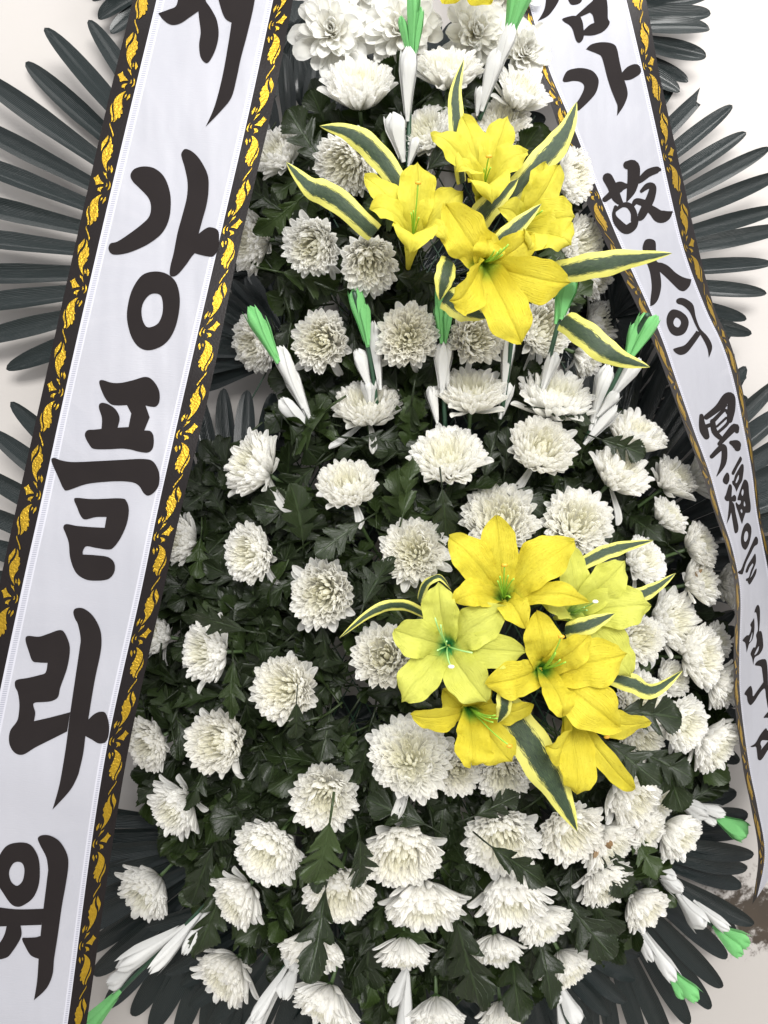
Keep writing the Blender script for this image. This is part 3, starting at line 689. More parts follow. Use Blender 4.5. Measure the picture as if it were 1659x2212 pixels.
def leaf_mesh(seed):
    """blade with two pairs of rounded side lobes and a broad end lobe, every lobe toothed"""
    r = random.Random(seed); mb = MB(); rows = []; uvs = []; nr = 46; us = [-1, -.78, -.45, -.14, 0, .14, .45, .78, 1]
    sinus = [r.uniform(0.30, 0.36), r.uniform(0.54, 0.60)]; deep = [[r.uniform(.5, .85) for _ in range(2)] for _ in range(2)]
    bend = r.uniform(-0.75, 0.25); tw = r.uniform(-0.8, 0.8); fold = r.uniform(0.0, 0.45); wav = r.uniform(0.02, 0.06); ph = r.uniform(0, 6); wide = r.uniform(.26, .33); bendy = r.uniform(-.10, .10)
    for i in range(nr):
        s = i / (nr - 1); row = []; uv = []
        for u in us:
            sd = 0 if u < 0 else 1
            env = wide * max(0, math.sin(math.pi * max(0, (s - 0.04) / 0.96) ** 0.80)) ** 0.62 if s > 0.04 else 0.0
            f = 1.0
            for q in range(2): f -= deep[sd][q] * math.exp(-((s - sinus[q] + .02 * sd) / 0.040) ** 2)
            f *= lerp(.62, 1, min(1, s / .35))
            tooth = 1 + 0.20 * abs(((s * 15 + sd * .4) % 1.0) * 2 - 1)
            wd = max(0.010, env * f * tooth)
            x = s + abs(u) ** 1.3 * wd * 0.75 * (1 - s * .6)
            y = u * wd + bendy * s * s
            z = fold * abs(u * wd) + wav * math.sin(s * 11 + ph + u * 2) * abs(u) + bend * s * s * .6
            a = tw * (s - 0.3); yy = y * math.cos(a) - z * math.sin(a) * 0.4; zz = z * math.cos(a) + y * math.sin(a)
            row.append((x, yy, zz)); uv.append((u * 0.5 + 0.5, s))
        rows.append(row); uvs.append(uv)
    mb.grid(rows, uvs)
    mb.tube([(-0.38, 0, -0.10), (-0.15, 0, -0.03), (0.06, 0, 0.004)], [0.020, 0.022, 0.016], 5)
    return mb.mesh("leaf", M['leaf'])
LEAVES = [leaf_mesh(100 + i) for i in range(9)]

def dome(x, y):
    a = max(0.0, 1 - ((x - 915) / 430) ** 2 - ((y - 440) / 520) ** 2); b = max(0.0, 1 - ((x - 935) / 690) ** 2 - ((y - 1440) / 840) ** 2)
    return 0.115 + 0.20 * max(math.sqrt(a), math.sqrt(b))
def core(x, y):
    return (912, 470) if y < 800 else (935, 1400)
# x, y, head width, facing angle, tilt away from the camera, what singles it out
FL = [
 (777,198,158,92,66,"under the largest silk flower, beside a white paper bud"),
 (968,160,130,85,68,"crossed by the thin upright striped leaf above the top yellow lilies"),
 (1122,208,118,62,64,"under the small ruffled silk flower, next to the narrow ribbon's black edge"),
 (922,290,122,118,50,"behind the left petal of the topmost yellow lily"),
 (606,338,116,135,58,"highest one touching the wide ribbon's gold edge"),
 (752,352,142,215,28,"between the two striped leaves that point to the wide ribbon"),
 (1085,275,125,75,42,"behind the topmost yellow lily, near the narrow ribbon"),
 (1232,385,120,10,55,"between the upper lilies and the narrow ribbon, above the horizontal leaf"),
 (550,520,135,185,66,"partly hidden by the wide ribbon, second down its edge"),
 (680,530,138,200,24,"full round head below the lower of two striped leaves"),
 (797,565,138,280,22,"with a drooping petal, just above a green paper bud"),
 (1248,535,128,5,48,"right behind the long petal of the large golden lily"),
 (1283,600,90,-30,66,"half hidden below the horizontal striped leaf"),
 (560,740,130,200,50,"behind the green paper bud nearest the wide ribbon"),
 (697,737,134,170,14,"ragged flat one between two green paper buds"),
 (880,727,140,90,8,"largest flat open one, facing straight out under the upper lilies"),
 (1026,730,130,20,24,"peeking out beneath the folded striped leaf of the upper lilies"),
 (1170,712,138,25,30,"beside the drooping petal tip of the brightest upper lily"),
 (1290,700,100,15,62,"small one behind the striped leaf that points down to the narrow ribbon"),
 (1262,768,95,-20,70,"underside seen beneath the striped leaf that points down"),
 (793,884,146,95,56,"bowl shaped, a white paper bud standing behind it"),
 (1017,858,150,88,60,"wide bowl below a white paper bud in the middle row"),
 (1197,868,155,72,60,"leaning over a dark lobed leaf in the middle row"),
 (1370,946,128,60,64,"in front of crossing black palm leaves beside the narrow ribbon"),
 (555,1010,150,150,62,"large and leaning to the wide ribbon, under upright palm leaves"),
 (753,1056,146,105,48,"cupped, tilted toward the camera, above the bare dark foliage"),
 (968,995,168,92,44,"with outer petals spread wide, in the middle of the wreath"),
 (1167,975,158,65,34,"broad flat dome just below the one leaning over a dark leaf"),
 (1333,1026,142,48,62,"shell shaped, below the one in front of crossing palm leaves"),
 (1450,1040,110,40,66,"side flower close to the narrow ribbon, with a smaller head under it"),
 (1508,1035,95,20,95,"seen from behind with a green calyx, tucked by the narrow ribbon's edge"),
 (1440,1118,88,35,70,"small half closed head under the side flower near the narrow ribbon"),
 (400,1168,105,170,64,"cut off by the wide ribbon, the first in the lower tier"),
 (548,1195,138,185,44,"with one hanging petal, next to the ball cut by the ribbon"),
 (1080,1128,172,95,22,"large head behind the golden lily at the top of the lower bouquet"),
 (1245,1133,158,60,24,"star shaped head right above the lower bouquet's pale lily"),
 (897,1192,150,120,10,"dense round head touching the golden lily's pointed petal"),
 (700,1282,158,190,14,"loose star with a petal stretching toward the pale lily"),
 (1385,1215,116,25,54,"between two thin striped leaves beside the lower bouquet"),
 (1504,1180,98,20,64,"at the edge of the side flowers, above one with a brown spot"),
 (1505,1258,100,15,62,"with a brown insect-like spot on its petals"),
 (1445,1342,140,10,60,"tall narrow one seen from the side, behind the pale lily's petal tip"),
 (1376,1380,116,10,30,"round creamy one touching the pale lily's lower petal"),
 (1505,1418,132,5,60,"large side flower with fine straight petals near the narrow ribbon"),
 (1540,1385,84,15,66,"partly hidden behind the large side flower"),
 (1558,1474,104,-25,74,"hanging open over the narrow ribbon's black edge"),
 (1572,1262,90,0,72,"mostly hidden behind the narrow ribbon's bend"),
 (346,1372,96,165,60,"half hidden by the wide ribbon, with a curled back petal"),
 (456,1408,140,178,58,"smooth ball lying on its side beside the curled petal one"),
 (833,1418,150,140,10,"flat dense one touching the pale green-yellow lily"),
 (620,1487,150,175,24,"rounded dome in the dark foliage beside a small hole to the wall"),
 (328,1602,124,205,54,"half open, against the wide ribbon's gold edge, level with a letter"),
 (478,1602,152,180,32,"wide shaggy one with a raised petal, beside the half open one"),
 (886,1638,184,100,10,"widest head of the lower tier, below the pale lily"),
 (985,1662,110,-40,20,"small creamy one squeezed against the widest head"),
 (1086,1668,120,-90,30,"mostly covered by the lowest golden lily petals"),
 (1378,1510,126,15,34,"fluffy one below the golden lily's right petal tip"),
 (1446,1468,90,25,54,"small one behind the thin striped leaf tip beside the lower bouquet"),
 (1472,1560,124,-15,52,"ruffled pair member above a dark leaf, side of the lower bouquet"),
 (1535,1605,120,-30,66,"with one petal raised toward the narrow ribbon"),
 (1382,1592,110,-40,44,"tucked behind the golden lily's lowest right petal"),
 (703,1716,150,250,20,"shaggy one with curled petals, alone in the dark foliage"),
 (386,1740,130,215,62,"fan shaped, drooping toward the wide ribbon"),
 (585,1830,160,232,46,"big drooping one in the row below the shaggy one"),
 (868,1832,176,268,44,"broad drooping one in the middle, with a small side tuft"),
 (1083,1805,168,-80,30,"full one directly below the widest striped leaf's base"),
 (1228,1790,148,-55,42,"partly covered by the tip of the widest striped leaf"),
 (1355,1712,145,-38,62,"overlapped by the lowest golden lily petal tip"),
 (1412,1722,110,-28,66,"right behind the one touched by the lily petal tip"),
 (1308,1818,128,-45,64,"with a brown withered edge"),
 (1303,1900,120,-55,66,"smaller one hanging under the brown edged one"),
 (1390,1790,96,-35,66,"short fan between the brown edged one and the outermost one"),
 (1458,1798,112,-30,66,"outermost one beside the white paper buds over the palm leaf"),
 (323,1918,130,222,66,"closed fan in front of palm leaves by the wide ribbon"),
 (520,1935,125,225,66,"folded fan shape above a long white paper bud"),
 (733,1920,156,262,50,"drooping, with a pale green leaf lying over it"),
 (916,1945,160,272,68,"umbrella shaped, in the centre of the lowest rows"),
 (1105,1925,158,-78,62,"drooping under a dark leaf, beside the umbrella shaped one"),
 (1172,1990,112,-60,70,"small drooping one under a dark leaf, lower side"),
 (1385,1952,108,-40,66,"fan above the lowest green tipped paper bud"),
 (493,2098,140,228,72,"bottom fan nearest the wide ribbon, in front of black palm leaves"),
 (678,2040,132,258,76,"bottom one crossed by a long drooping green leaf"),
 (873,2052,112,270,84,"small umbrella with its green calyx on top, bottom centre"),
 (1072,2045,106,-82,78,"bottom one split by hanging dark leaves, next to the small umbrella"),
 (1222,2080,114,-55,74,"bottom one above hanging white paper buds"),
 (704,2160,134,248,78,"lowest one on the wide ribbon's side, with calyx showing"),
 (943,2182,118,272,80,"cut off by the lower picture edge beneath the small umbrella"),
 (1084,2186,96,-80,80,"cut off by the lower picture edge among hanging leaves"),
]
MUM = []
inv_cache = {}
for idx, (x, y, dia, ang, tilt, label) in enumerate(FL):
    d = dome(x, y) + rnd.uniform(-0.006, 0.006)
    if "behind" in label or "hidden" in label or "cut off by the wide" in label: d -= 0.03
    p = P(x, y, d); R = dia * mpp(d) * 0.5 * (1.17 if tilt > 55 else 1.12)
    f = facing(p, ang, tilt); c, r_, u_ = frame_at(p)
    m = Matrix.Translation(p) @ basis(f, r_ + u_ * rnd.uniform(-1, 1)) @ Matrix.Rotation(rnd.uniform(0, 6.28), 4, 'Z')
    root = thing("chrysanthemum", "white chrysanthemum " + label, "chrysanthemum", m, "white chrysanthemums of the wreath")
    S = Matrix.Diagonal((R, R, R, 1))
    st = rnd.uniform(0.9, 1.06) * (0.90 if tilt > 57 else 1)
    o = link("petal_mass", MASS[idx % len(MASS)], root, S @ Matrix.Rotation(rnd.uniform(0, 6.28), 4, 'Z') @ Matrix.Diagonal((st, 1 / st ** .5, rnd.uniform(.95, 1.1), 1))); o["kind"] = "stuff"
    link("calyx", CALYX, root, S)
    opening = rnd.uniform(-5, 8); side = tilt > 57
    if side:   # seen from the side: long loose outer petals make the outline
        whorls = [(15, 40 + opening, PET_SIDE, 0.13, 7), (16, 27 + opening, PET_SIDE, 0.12, 8), (10, 16 + opening, PET_SIDE, 0.11, 9), (rnd.choice((0, 0, 1)), -6, PET_LOOSE, 0.11, 10)]
    else:
        whorls = [(19, 34 + opening, PET_IN, 0.13, 6), (19, 19 + opening, PET_OUT, 0.12, 8), (rnd.choice((0, 1, 1, 2)), -12, PET_LOOSE, 0.11, 12)]
    for wi, (n, e, protos, rb, jit) in enumerate(whorls):
        off = rnd.uniform(0, 6.28)
        for i in range(n):
            ph = off + (i * 6.283 / n if n > 5 else rnd.uniform(0, 6.28)) + rnd.uniform(-.13, .13)
            if protos is PET_LOOSE:   # limp petals hang down
                ph = min((q * .3 for q in range(21)), key=lambda a: (m.to_3x3() @ Vector((math.cos(a), math.sin(a), 0))).z) + rnd.uniform(-.7, .7)
            s = rnd.uniform(.88, 1.08)
            pm = S @ Matrix.Rotation(ph, 4, 'Z') @ Matrix.Translation((rb, 0, -ZH - 0.02 * wi)) @ Matrix.Rotation(-D2R(e + rnd.uniform(-jit, jit)), 4, 'Y') @ Matrix.Rotation(rnd.uniform(-.28, .28), 4, 'X') @ Matrix.Diagonal((s, s * rnd.uniform(.9, 1.15), s, 1))
            me = protos[rnd.randrange(len(protos))]
            if label.startswith('with a brown') and wi < 2 and i in (2, 3):
                me = me.copy(); me.materials[0] = M['withered']; me.attributes['tone'].data.foreach_set('value', [min(1, v / len(me.vertices) * 1.6) for v in range(len(me.vertices))])
            link("petal", me, root, pm)
    # stem: leaves the calyx backwards and bends to the heart of its tier
    cx, cy = core(x, y); tx, ty = lerp(x, cx, 0.55), lerp(y, cy, 0.55)
    e = P(tx, ty, 0.07); b0 = p - f * (R * (ZH + 0.10)); b1 = b0 - f * 0.07
    inv = m.inverted(); pts = []
    for q in range(9):
        t = q / 8; pts.append(inv @ (b0 * (1-t)**2 + b1 * 2*t*(1-t) + e * t*t))
    mb = MB(); mb.tube(pts, [0.0029] + [0.0025] * 7 + [0.0022], 7); link("stem", mb.mesh("stem", M['stem']), root)
    MUM.append((x, y, dia, d, m, root, inv))

def add_leaf(x, y, d, ang, n_ang, n_tilt, L, me=None, toward=0.0):
    """a leaf whose blade middle lies at the point; its stalk side belongs to the nearest flower stem"""
    k = min(range(len(MUM)), key=lambda i: (MUM[i][0] - x) ** 2 + (MUM[i][1] - y) ** 2)
    p = P(x, y, d); c, r_, u_ = frame_at(p); nrm = facing(p, n_ang, n_tilt)
    t = (r_ * math.cos(D2R(ang)) + u_ * math.sin(D2R(ang)) + c * toward).normalized()
    b = basis(nrm, t); ax = b.to_3x3().col[0]
    wm = Matrix.Translation(p - ax * L * 0.5) @ b @ Matrix.Diagonal((L, L * rnd.uniform(.68, .98), L, 1))
    link("leaf", me or LEAVES[rnd.randrange(len(LEAVES))], MUM[k][5], MUM[k][6] @ wm)

def in_foliage(x, y):
    if ((x - 915) / 380) ** 2 + ((y - 460) / 470) ** 2 < 1: return True
    if ((x - 880) / 400) ** 2 + ((y - 930) / 240) ** 2 < 1: return True
    q = ((x - 925) / 640) ** 2 + ((y - 1480) / 700) ** 2
    return q < 1
LILY_ZONES = [(1030, 480, 170), (1130, 1400, 200), (1180, 1540, 120)]
cnt = 0; tries = 0
while cnt < 1350 and tries < 30000:
    tries += 1
    x, y = rnd.uniform(280, 1570), rnd.uniform(130, 2190)
    if not in_foliage(x, y): continue
    edge_l = interp(R0, y)
    if x < edge_l - 30 or x > interp(l0, y) - 45: continue
    if y < 120 or (x < 690 and y < 300) or any((x - a) ** 2 + (y - b) ** 2 < 75 ** 2 for a, b in ((716, 66), (868, 62), (1028, 68), (1136, 112))): continue
    if any((x - a) ** 2 + (y - b) ** 2 < r * r for a, b, r in LILY_ZONES): continue
    layer = rnd.random()
    if (x < 600 and 790 < y < 960) or (1310 < x and 640 < y < 1000) or (x > 1230 and 560 < y < 640) or (x < 600 and 590 < y < 790 and layer < .7): continue
    if y > 1950 and rnd.random() < .35: continue
    if any((x - a) ** 2 + (y - b) ** 2 < (r + 24) ** 2 for a, b, r in HOLES): continue
    if any((x - q[0]) ** 2 + (y - q[1]) ** 2 < (q[2] * 0.36) ** 2 for q in MUM): continue
    cx, cy = core(x, y); out = math.degrees(math.atan2(-(y - cy), x - cx))
    d = dome(x, y) - 0.020 - 0.085 * layer
    ang = out + rnd.gauss(0, 55)
    ex, ey = 55 * math.cos(D2R(ang)), -55 * math.sin(D2R(ang))
    if layer < .55 and any((x + g * ex - q[0]) ** 2 + (y + g * ey - q[1]) ** 2 < (q[2] * 0.44) ** 2 for q in MUM for g in (-.8, .55, 1)): continue
    add_leaf(x, y, max(0.08, d), ang, rnd.uniform(0, 360), rnd.uniform(5, 62), rnd.uniform(0.055, 0.088), toward=rnd.uniform(-.5, .35))
    cnt += 1
# leaves that lie in front of heads or stand out
for (x, y, ang, L, dd) in [(700,1850,262,0.086,0.095),(783,1868,285,0.068,0.085),(690,2010,258,0.113,0.090),(1120,1870,-25,0.077,0.090),
    (1230,895,-10,0.068,0.030),(1345,965,-20,0.063,0.035),(1405,1540,5,0.077,0.090),(1365,1645,-35,0.081,0.090),(1440,1650,-20,0.072,0.020),(690,1870,255,0.063,0.030),
    (1075,1740,20,0.063,0.030),(860,1755,160,0.081,0.020),(960,1110,-85,0.068,0.030),(730,1160,215,0.072,0.040),(650,1120,95,0.081,0.030),(640,1560,265,0.054,0.040),
    (470,1345,170,0.068,0.090),(500,1490,255,0.081,0.030),(430,1700,250,0.063,0.030),(430,1895,240,0.090,0.030),(460,1985,255,0.108,0.030),(1010,2080,-80,0.117,0.030),(1110,2110,-95,0.108,0.030),
    (1330,1880,-60,0.072,0.030),(1390,1840,-50,0.063,0.030),(1270,2010,-50,0.090,0.030),(1180,2080,-75,0.090,0.030),(1300,1980,-60,0.081,0.020),(1450,1690,-70,0.081,0.020),(1240,640,30,0.063,0.020),
    (810,1250,75,0.072,0.030),(570,430,150,0.072,0.030),(600,470,220,0.072,0.020),(660,300,120,0.081,0.020),(1050,650,60,0.054,-0.020),(880,1050,80,0.077,0.020)]:
    add_leaf(x, y, dome(x, y) + dd, ang, rnd.uniform(0, 360), rnd.uniform(5, 40), L, toward=rnd.uniform(-.2, .2))

# ------------------------------------------------------------------ silk flowers at the top
def silk_petal(seed, W):
    r = random.Random(seed); mb = MB(); rows = petal_rows(0, r.uniform(-5, 35), 1.0, W, 0, 0, r.uniform(.10, .28), 11, 9, 0, r.uniform(-40, 25), r.uniform(-.12, .12))
    rows = [[(x, y, z + 0.02 * math.sin(7 * x + 9 * y + seed)) for x, y, z in row] for row in rows]
    mb.grid(rows, ts=[max(0, 0.55 - i / 12) for i in range(11)]); return mb.mesh("petal", M['silk'])
SILK = [silk_petal(s, wv) for s, wv in ((1, .42), (2, .48), (3, .38), (4, .52), (5, .45))]
for (x, y, dia, ang, tilt, n, cream, label) in [
  (716, 66, 190, 100, 18, 60, 0, "largest white silk dahlia at the top beside the wide ribbon"),
  (868, 62, 200, 90, 15, 60, 0, "white silk dahlia behind the green paper bud at the top"),
  (1028, 68, 176, 60, 20, 64, 1, "cream coloured silk dahlia with folded petals at the top"),
  (1136, 112, 150, 40, 30, 66, 0, "small ruffled white silk dahlia next to the narrow ribbon"),
  (790, -70, 190, 90, 20, 50, 0, "white silk dahlia cut off by the upper picture edge near the wide ribbon"),
  (1090, -40, 170, 80, 20, 50, 1, "white silk dahlia cut off by the upper picture edge near the narrow ribbon")]:
    d = 0.24; p = P(x, y, d); R = dia * mpp(d) * .5
    f = facing(p, ang, tilt); c, r_, u_ = frame_at(p)
    m = Matrix.Translation(p) @ basis(f, r_)
    root = thing("silk_dahlia", label, "silk flower", m, "silk dahlias at the top of the wreath")
    for i in range(n):
        t = i / n; ph = i * 2.39996 + rnd.uniform(-.2, .2); e = lerp(84, -12, t ** 0.75) + rnd.uniform(-9, 9); L = R * lerp(0.34, 1.0, t ** .8) * rnd.uniform(.9, 1.08)
        link("petal", SILK[rnd.randrange(5)], root, Matrix.Rotation(ph, 4, 'Z') @ Matrix.Translation((R * .02, 0, -R * .30 + R * .22 * (1 - t))) @ Matrix.Rotation(-D2R(e), 4, 'Y') @ Matrix.Rotation(rnd.uniform(-.35, .35), 4, 'X') @ Matrix.Diagonal((L, L * rnd.uniform(.85, 1.1), L, 1)))
    mb = MB(); mb.tube([(0, 0, -R * .3), (0, 0, -R * .6), m.inverted() @ P(lerp(x, 912, .4), y + 160, 0.09)], .0035, 7); link("stem", mb.mesh("stem", M['wire']), root)

# ------------------------------------------------------------------ lilies
def lily(cx, cy, d, mat, petals, stamens, label, fang=90, ftilt=20, throat=1.0, group=None, pale=False, depth=0.035):
    C = P(cx, cy, d); f = facing(C, fang, ftilt); base = C - f * depth
    m = Matrix.Translation(base) @ basis(f, Vector((1, 0, 0))); inv = m.inverted()
    root = thing("lily", label, "lily", m, group)
    # funnel neck behind the petals
    mb = MB(); mb.tube([inv @ (base - f * .045), inv @ (base - f * .02), inv @ (base + f * .004)], [.003, .006, .010], 10); link("neck", mb.mesh("neck", mat), root)
    for q, (tx, ty, wpx, bulge, td) in enumerate(petals):
        r = random.Random(q * 31 + int(cx)); Tp = P(tx, ty, d + td)
        mid = (C + Tp) * .5; flat = Tp - C
        k1 = base + f * (depth * 1.1) + flat * .22; k2 = mid + f * bulge + flat * .18
        rows = []; uvs = []; nr, nc = 32, 13; W = wpx * mpp(d)
        prev = None; ph = r.uniform(0, 6)
        for i in range(nr):
            s = i / (nr - 1)
            def bz(s): return base * (1-s)**3 + k1 * 3*s*(1-s)**2 + k2 * 3*s*s*(1-s) + Tp * s**3
            p = bz(s); tg = (bz(min(1, s + .02)) - bz(max(0, s - .02))).normalized()
            side = tg.cross(f)
            if side.length < 0.15: side = tg.cross(CAM - p)
            side.normalize(); 
            if prev and prev.dot(side) < 0: side = -side
            prev = side; nr_ = side.cross(tg).normalized()
            if nr_.dot(f) < 0 and abs(nr_.dot(f)) > .05: nr_ = -nr_
            wd = W * (0.20 + 0.80 * math.sin(math.pi * min(1, (s ** 1.05) * .62 + .09)) ** 1.4)
            if s > .52: wd *= max(0.0, 1 - ((s - .52) / .482) ** 2.1) ** .72
            row = []; uv = []
            for j in range(nc):
                u = j / (nc - 1) * 2 - 1
                z = W * (0.16 * (u * u) * (1 - s * 1.1) - 0.045 * math.exp(-(u / .12) ** 2)) + W * .085 * (abs(u) ** 2) * math.sin(s * 15 + ph + (2 if u > 0 else 0)) + W * .040 * math.sin(s * 7 + u * 3 + ph) + W * .022 * u * u * math.sin(s * 41 + ph * 2 + u)
                row.append(inv @ (p + side * (u * wd * .5 * (1 + .05 * math.sin(s * 23 + ph * 3 + u))) + nr_ * z)); uv.append((j / (nc - 1), s))
            rows.append(row); uvs.append(uv)
        mb = MB(); mb.grid(rows, uvs, throat); link("petal", mb.mesh("petal", mat), root)
    for (ax, ay, ln, has) in stamens:
        Tp = P(ax, ay, d + ln); a = base + f * .008; kk = (a + Tp) * .5 + f * ln * .45
        pts = [inv @ (a * (1-t)**2 + kk * 2*t*(1-t) + Tp * t*t) for t in [i / 8 for i in range(9)]]
        mb = MB(); mb.tube(pts, .00085, 6); fl = link("filament", mb.mesh("filament", M['filament_pale' if pale else 'filament']), root)
        if has:
            mb = MB(); e = Vector(pts[-1]); mb.tube([e + Vector((-.003, 0, .0008)), e + Vector((-.0015, 0, .0016)), e + Vector((.0015, 0, .0016)), e + Vector((.003, 0, .0008))], [.0012, .0020, .0020, .0012], 8)
            link("anther", mb.mesh("anther", M['anther_pale' if pale else 'anther']), fl)
UP, LO = "yellow lilies of the upper bouquet", "yellow lilies of the lower bouquet"
lily(896, 492, .385, M['lily_lemon'], [(902,352,84,.012,.0),(787,380,66,.012,.005),(1000,415,80,.01,-.005),(800,452,70,.03,.03),(885,548,95,.05,.05),(962,520,50,.03,.03)],
     [(903,397,.045,True),(893,455,.03,False),(888,460,.03,False),(905,470,.03,False)], "lemon yellow lily with one long curved stamen, nearest the wide ribbon", 80, 38, .3, UP)
lily(1046, 385, .375, M['lily_lemon'], [(930,290,64,.022,.02),(1000,250,66,.01,-.01),(1097,252,70,.01,-.01),(1138,330,74,.02,.01),(985,372,64,.035,.04),(1062,440,90,.045,.045)],
     [(1056,340,.05,True),(1052,360,.03,False),(1060,362,.03,False),(1046,365,.03,False)], "topmost lemon yellow lily opening upward above the others in the upper bouquet", 85, 42, .3, UP)
lily(1140, 480, .375, M['lily_lemon'], [(1178,352,72,.01,-.005),(1205,358,74,.01,0),(1240,470,92,.02,.015),(1232,530,86,.02,.015),(1140,540,70,.03,.03),(1075,450,58,.03,.03)],
     [(1165,450,.03,False),(1160,458,.03,False),(1172,455,.035,False)], "lemon yellow lily between the topmost lily and the narrow ribbon", 15, 32, .3, UP)
lily(1052, 582, .405, M['lily_gold'], [(962,440,104,.018,.0),(1232,610,100,.026,.01),(1126,740,100,.022,.01),(972,648,92,.045,.045),(1150,505,84,.02,.0),(1050,500,70,.03,.0)],
     [(1098,528,.04,False),(1090,535,.04,False),(1082,538,.035,False),(1075,545,.04,False),(1085,550,.03,False),(1068,540,.03,False)], "large golden lily with a long petal hanging down, front of the upper bouquet", -60, 22, .7, UP)
lily(1010, -70, .33, M['lily_gold'], [(958,8,80,.02,.01),(1062,8,90,.02,.01),(930,-110,80,.02,0),(1090,-120,80,.02,0),(1010,-190,80,.02,0)], [(1010,-60,.03,False)], "golden lily at the very top, only two petal tips showing", 90, 20, .3, UP)
lily(1085, 1277, .415, M['lily_gold'], [(971,1160,88,.02,.005),(1072,1115,84,.016,.0),(1240,1170,104,.022,.01),(1272,1300,58,.03,.02),(1135,1356,66,.03,.03),(982,1300,70,.03,.02)],
     [(1090,1222,.03,True),(1080,1245,.03,False),(1098,1243,.03,False),(1075,1255,.03,False),(1110,1250,.035,False),(1102,1290,.035,False)], "deep golden lily at the top of the lower bouquet", 100, 22, .8, LO)
lily(958, 1398, .425, M['lily_pale'], [(948,1258,84,.016,.0),(1092,1312,92,.018,.005),(1138,1408,82,.02,.005),(1052,1516,96,.02,.005),(868,1516,88,.02,.005),(851,1360,86,.02,.005)],
     [(940,1335,.04,False),(952,1350,.04,False),(1020,1410,.05,False),(975,1440,.055,True),(945,1405,.04,False),(965,1385,.03,False)], "pale greenish yellow lily with a green throat, wide open, in the lower bouquet", 200, 10, 1.0, LO, True)
lily(1252, 1318, .385, M['lily_pale'], [(1225,1175,70,.01,-.01),(1350,1212,80,.016,.0),(1405,1308,96,.02,.01),(1362,1462,92,.02,.0),(1165,1300,62,.03,.02),(1265,1400,66,.02,0)],
     [(1285,1300,.05,True),(1262,1312,.03,False),(1268,1318,.03,False)], "pale lemon lily partly covered, lower bouquet, nearest the narrow ribbon", 20, 24, .5, LO, True)
lily(1182, 1452, .435, M['lily_gold'], [(1158,1322,84,.018,.0),(1272,1372,70,.02,.01),(1354,1412,106,.024,.01),(1338,1572,112,.024,.01),(1215,1545,62,.045,.04),(1050,1478,84,.02,.005)],
     [(1212,1375,.045,True),(1200,1410,.04,False),(1210,1425,.04,False),(1195,1420,.03,False),(1222,1430,.03,False)], "biggest golden lily with a green throat, in the middle of the lower bouquet", -30, 14, 1.0, LO)
lily(1022, 1552, .395, M['lily_gold'], [(886,1542,58,.02,.01),(958,1490,80,.01,-.02),(1018,1652,86,.03,.03),(1105,1645,88,.02,.01),(1150,1520,54,.02,.02),(1060,1490,70,.01,-.02)],
     [(1070,1545,.035,False),(1075,1552,.035,False),(1065,1560,.035,False),(1100,1610,.04,True),(1060,1550,.03,False)], "golden lily turned downward under the pale greenish lily", -70, 30, 1.0, LO)
lily(1240, 1560, .40, M['lily_gold'], [(1178,1612,84,.04,.05),(1245,1714,84,.028,.02),(1370,1704,50,.03,.01),(1405,1558,72,.015,.0),(1300,1500,70,.01,-.02)],
     [(1310,1590,.03,True),(1265,1560,.02,False),(1255,1556,.02,False),(1275,1568,.02,False)], "lowest golden lily with hanging petals, beside the widest striped leaf", -65, 42, .8, LO)

# ------------------------------------------------------------------ striped leaves of the bouquets
def strap(pts, wpx, d0, d1, label, twist=(0, 0), group="yellow edged striped leaves"):
    q = catmull([(x, y) for x, y in pts], 7); n = len(q)
    ps = [P(x, y, lerp(d0, d1, i / (n - 1)) + 0.014 * math.sin(math.pi * i / (n - 1))) for i, (x, y) in enumerate(q)]
    root_m = Matrix.Translation(ps[0]); inv = root_m.inverted(); rows = []; uvs = []
    for i, p in enumerate(ps):
        s = i / (n - 1); tg = (ps[min(n - 1, i + 1)] - ps[max(0, i - 1)]).normalized(); c = (CAM - p).normalized()
        side = tg.cross(c).normalized(); nm = side.cross(tg).normalized()
        a = D2R(lerp(twist[0], twist[1], s)); side, nm = side * math.cos(a) + nm * math.sin(a), nm * math.cos(a) - side * math.sin(a)
        wd = wpx * mpp(d0) * (0.35 + 0.65 * math.sin(math.pi * min(1, .25 + s * .5))) * (1 if s < .45 else max(0, 1 - ((s - .45) / .553) ** 1.7))
        row = []; uv = []
        for j in range(9):
            u = j / 4 - 1
            row.append(inv @ (p + side * (u * wd * .5 * (1 + .05 * math.sin(s * 23 + ph * 3 + u))) + nm * (wd * (-.14 * u * u + .05 * math.sin(s * 13 + u * 2) * abs(u))))); uv.append((j / 8, s * len(q) * .12))
        rows.append(row); uvs.append(uv)
    mb = MB(); mb.grid(rows, uvs); return thing("striped_leaf", label, "striped leaf", root_m, group, mb.mesh("striped_leaf", M['varieg']))
strap([(880,425),(820,340),(760,290),(690,272)], 50, .36, .38, "yellow edged striped leaf arching toward the wide ribbon, higher of two")
strap([(810,505),(725,430),(668,402),(618,350)], 52, .36, .38, "yellow edged striped leaf with a curled tip, lower of two pointing at the wide ribbon")
strap([(1000,395),(990,300),(984,200),(1002,128)], 34, .34, .36, "thin yellow edged leaf standing upright in front of a top chrysanthemum", (-50, 30))
strap([(1085,440),(1165,355),(1218,290),(1246,220)], 56, .35, .36, "yellow edged striped leaf rising in front of the narrow ribbon's upper part")
strap([(1190,592),(1260,578),(1350,562),(1452,547)], 54, .34, .38, "long yellow edged striped leaf crossing horizontally onto the narrow ribbon")
strap([(1215,690),(1260,720),(1325,768),(1404,793)], 56, .33, .36, "yellow edged striped leaf pointing down to the narrow ribbon, below the upper bouquet")
strap([(972,560),(962,600),(950,650)], 46, .39, .39, "short striped leaf folded down under the upper lilies, above a green bud", (20, 20))
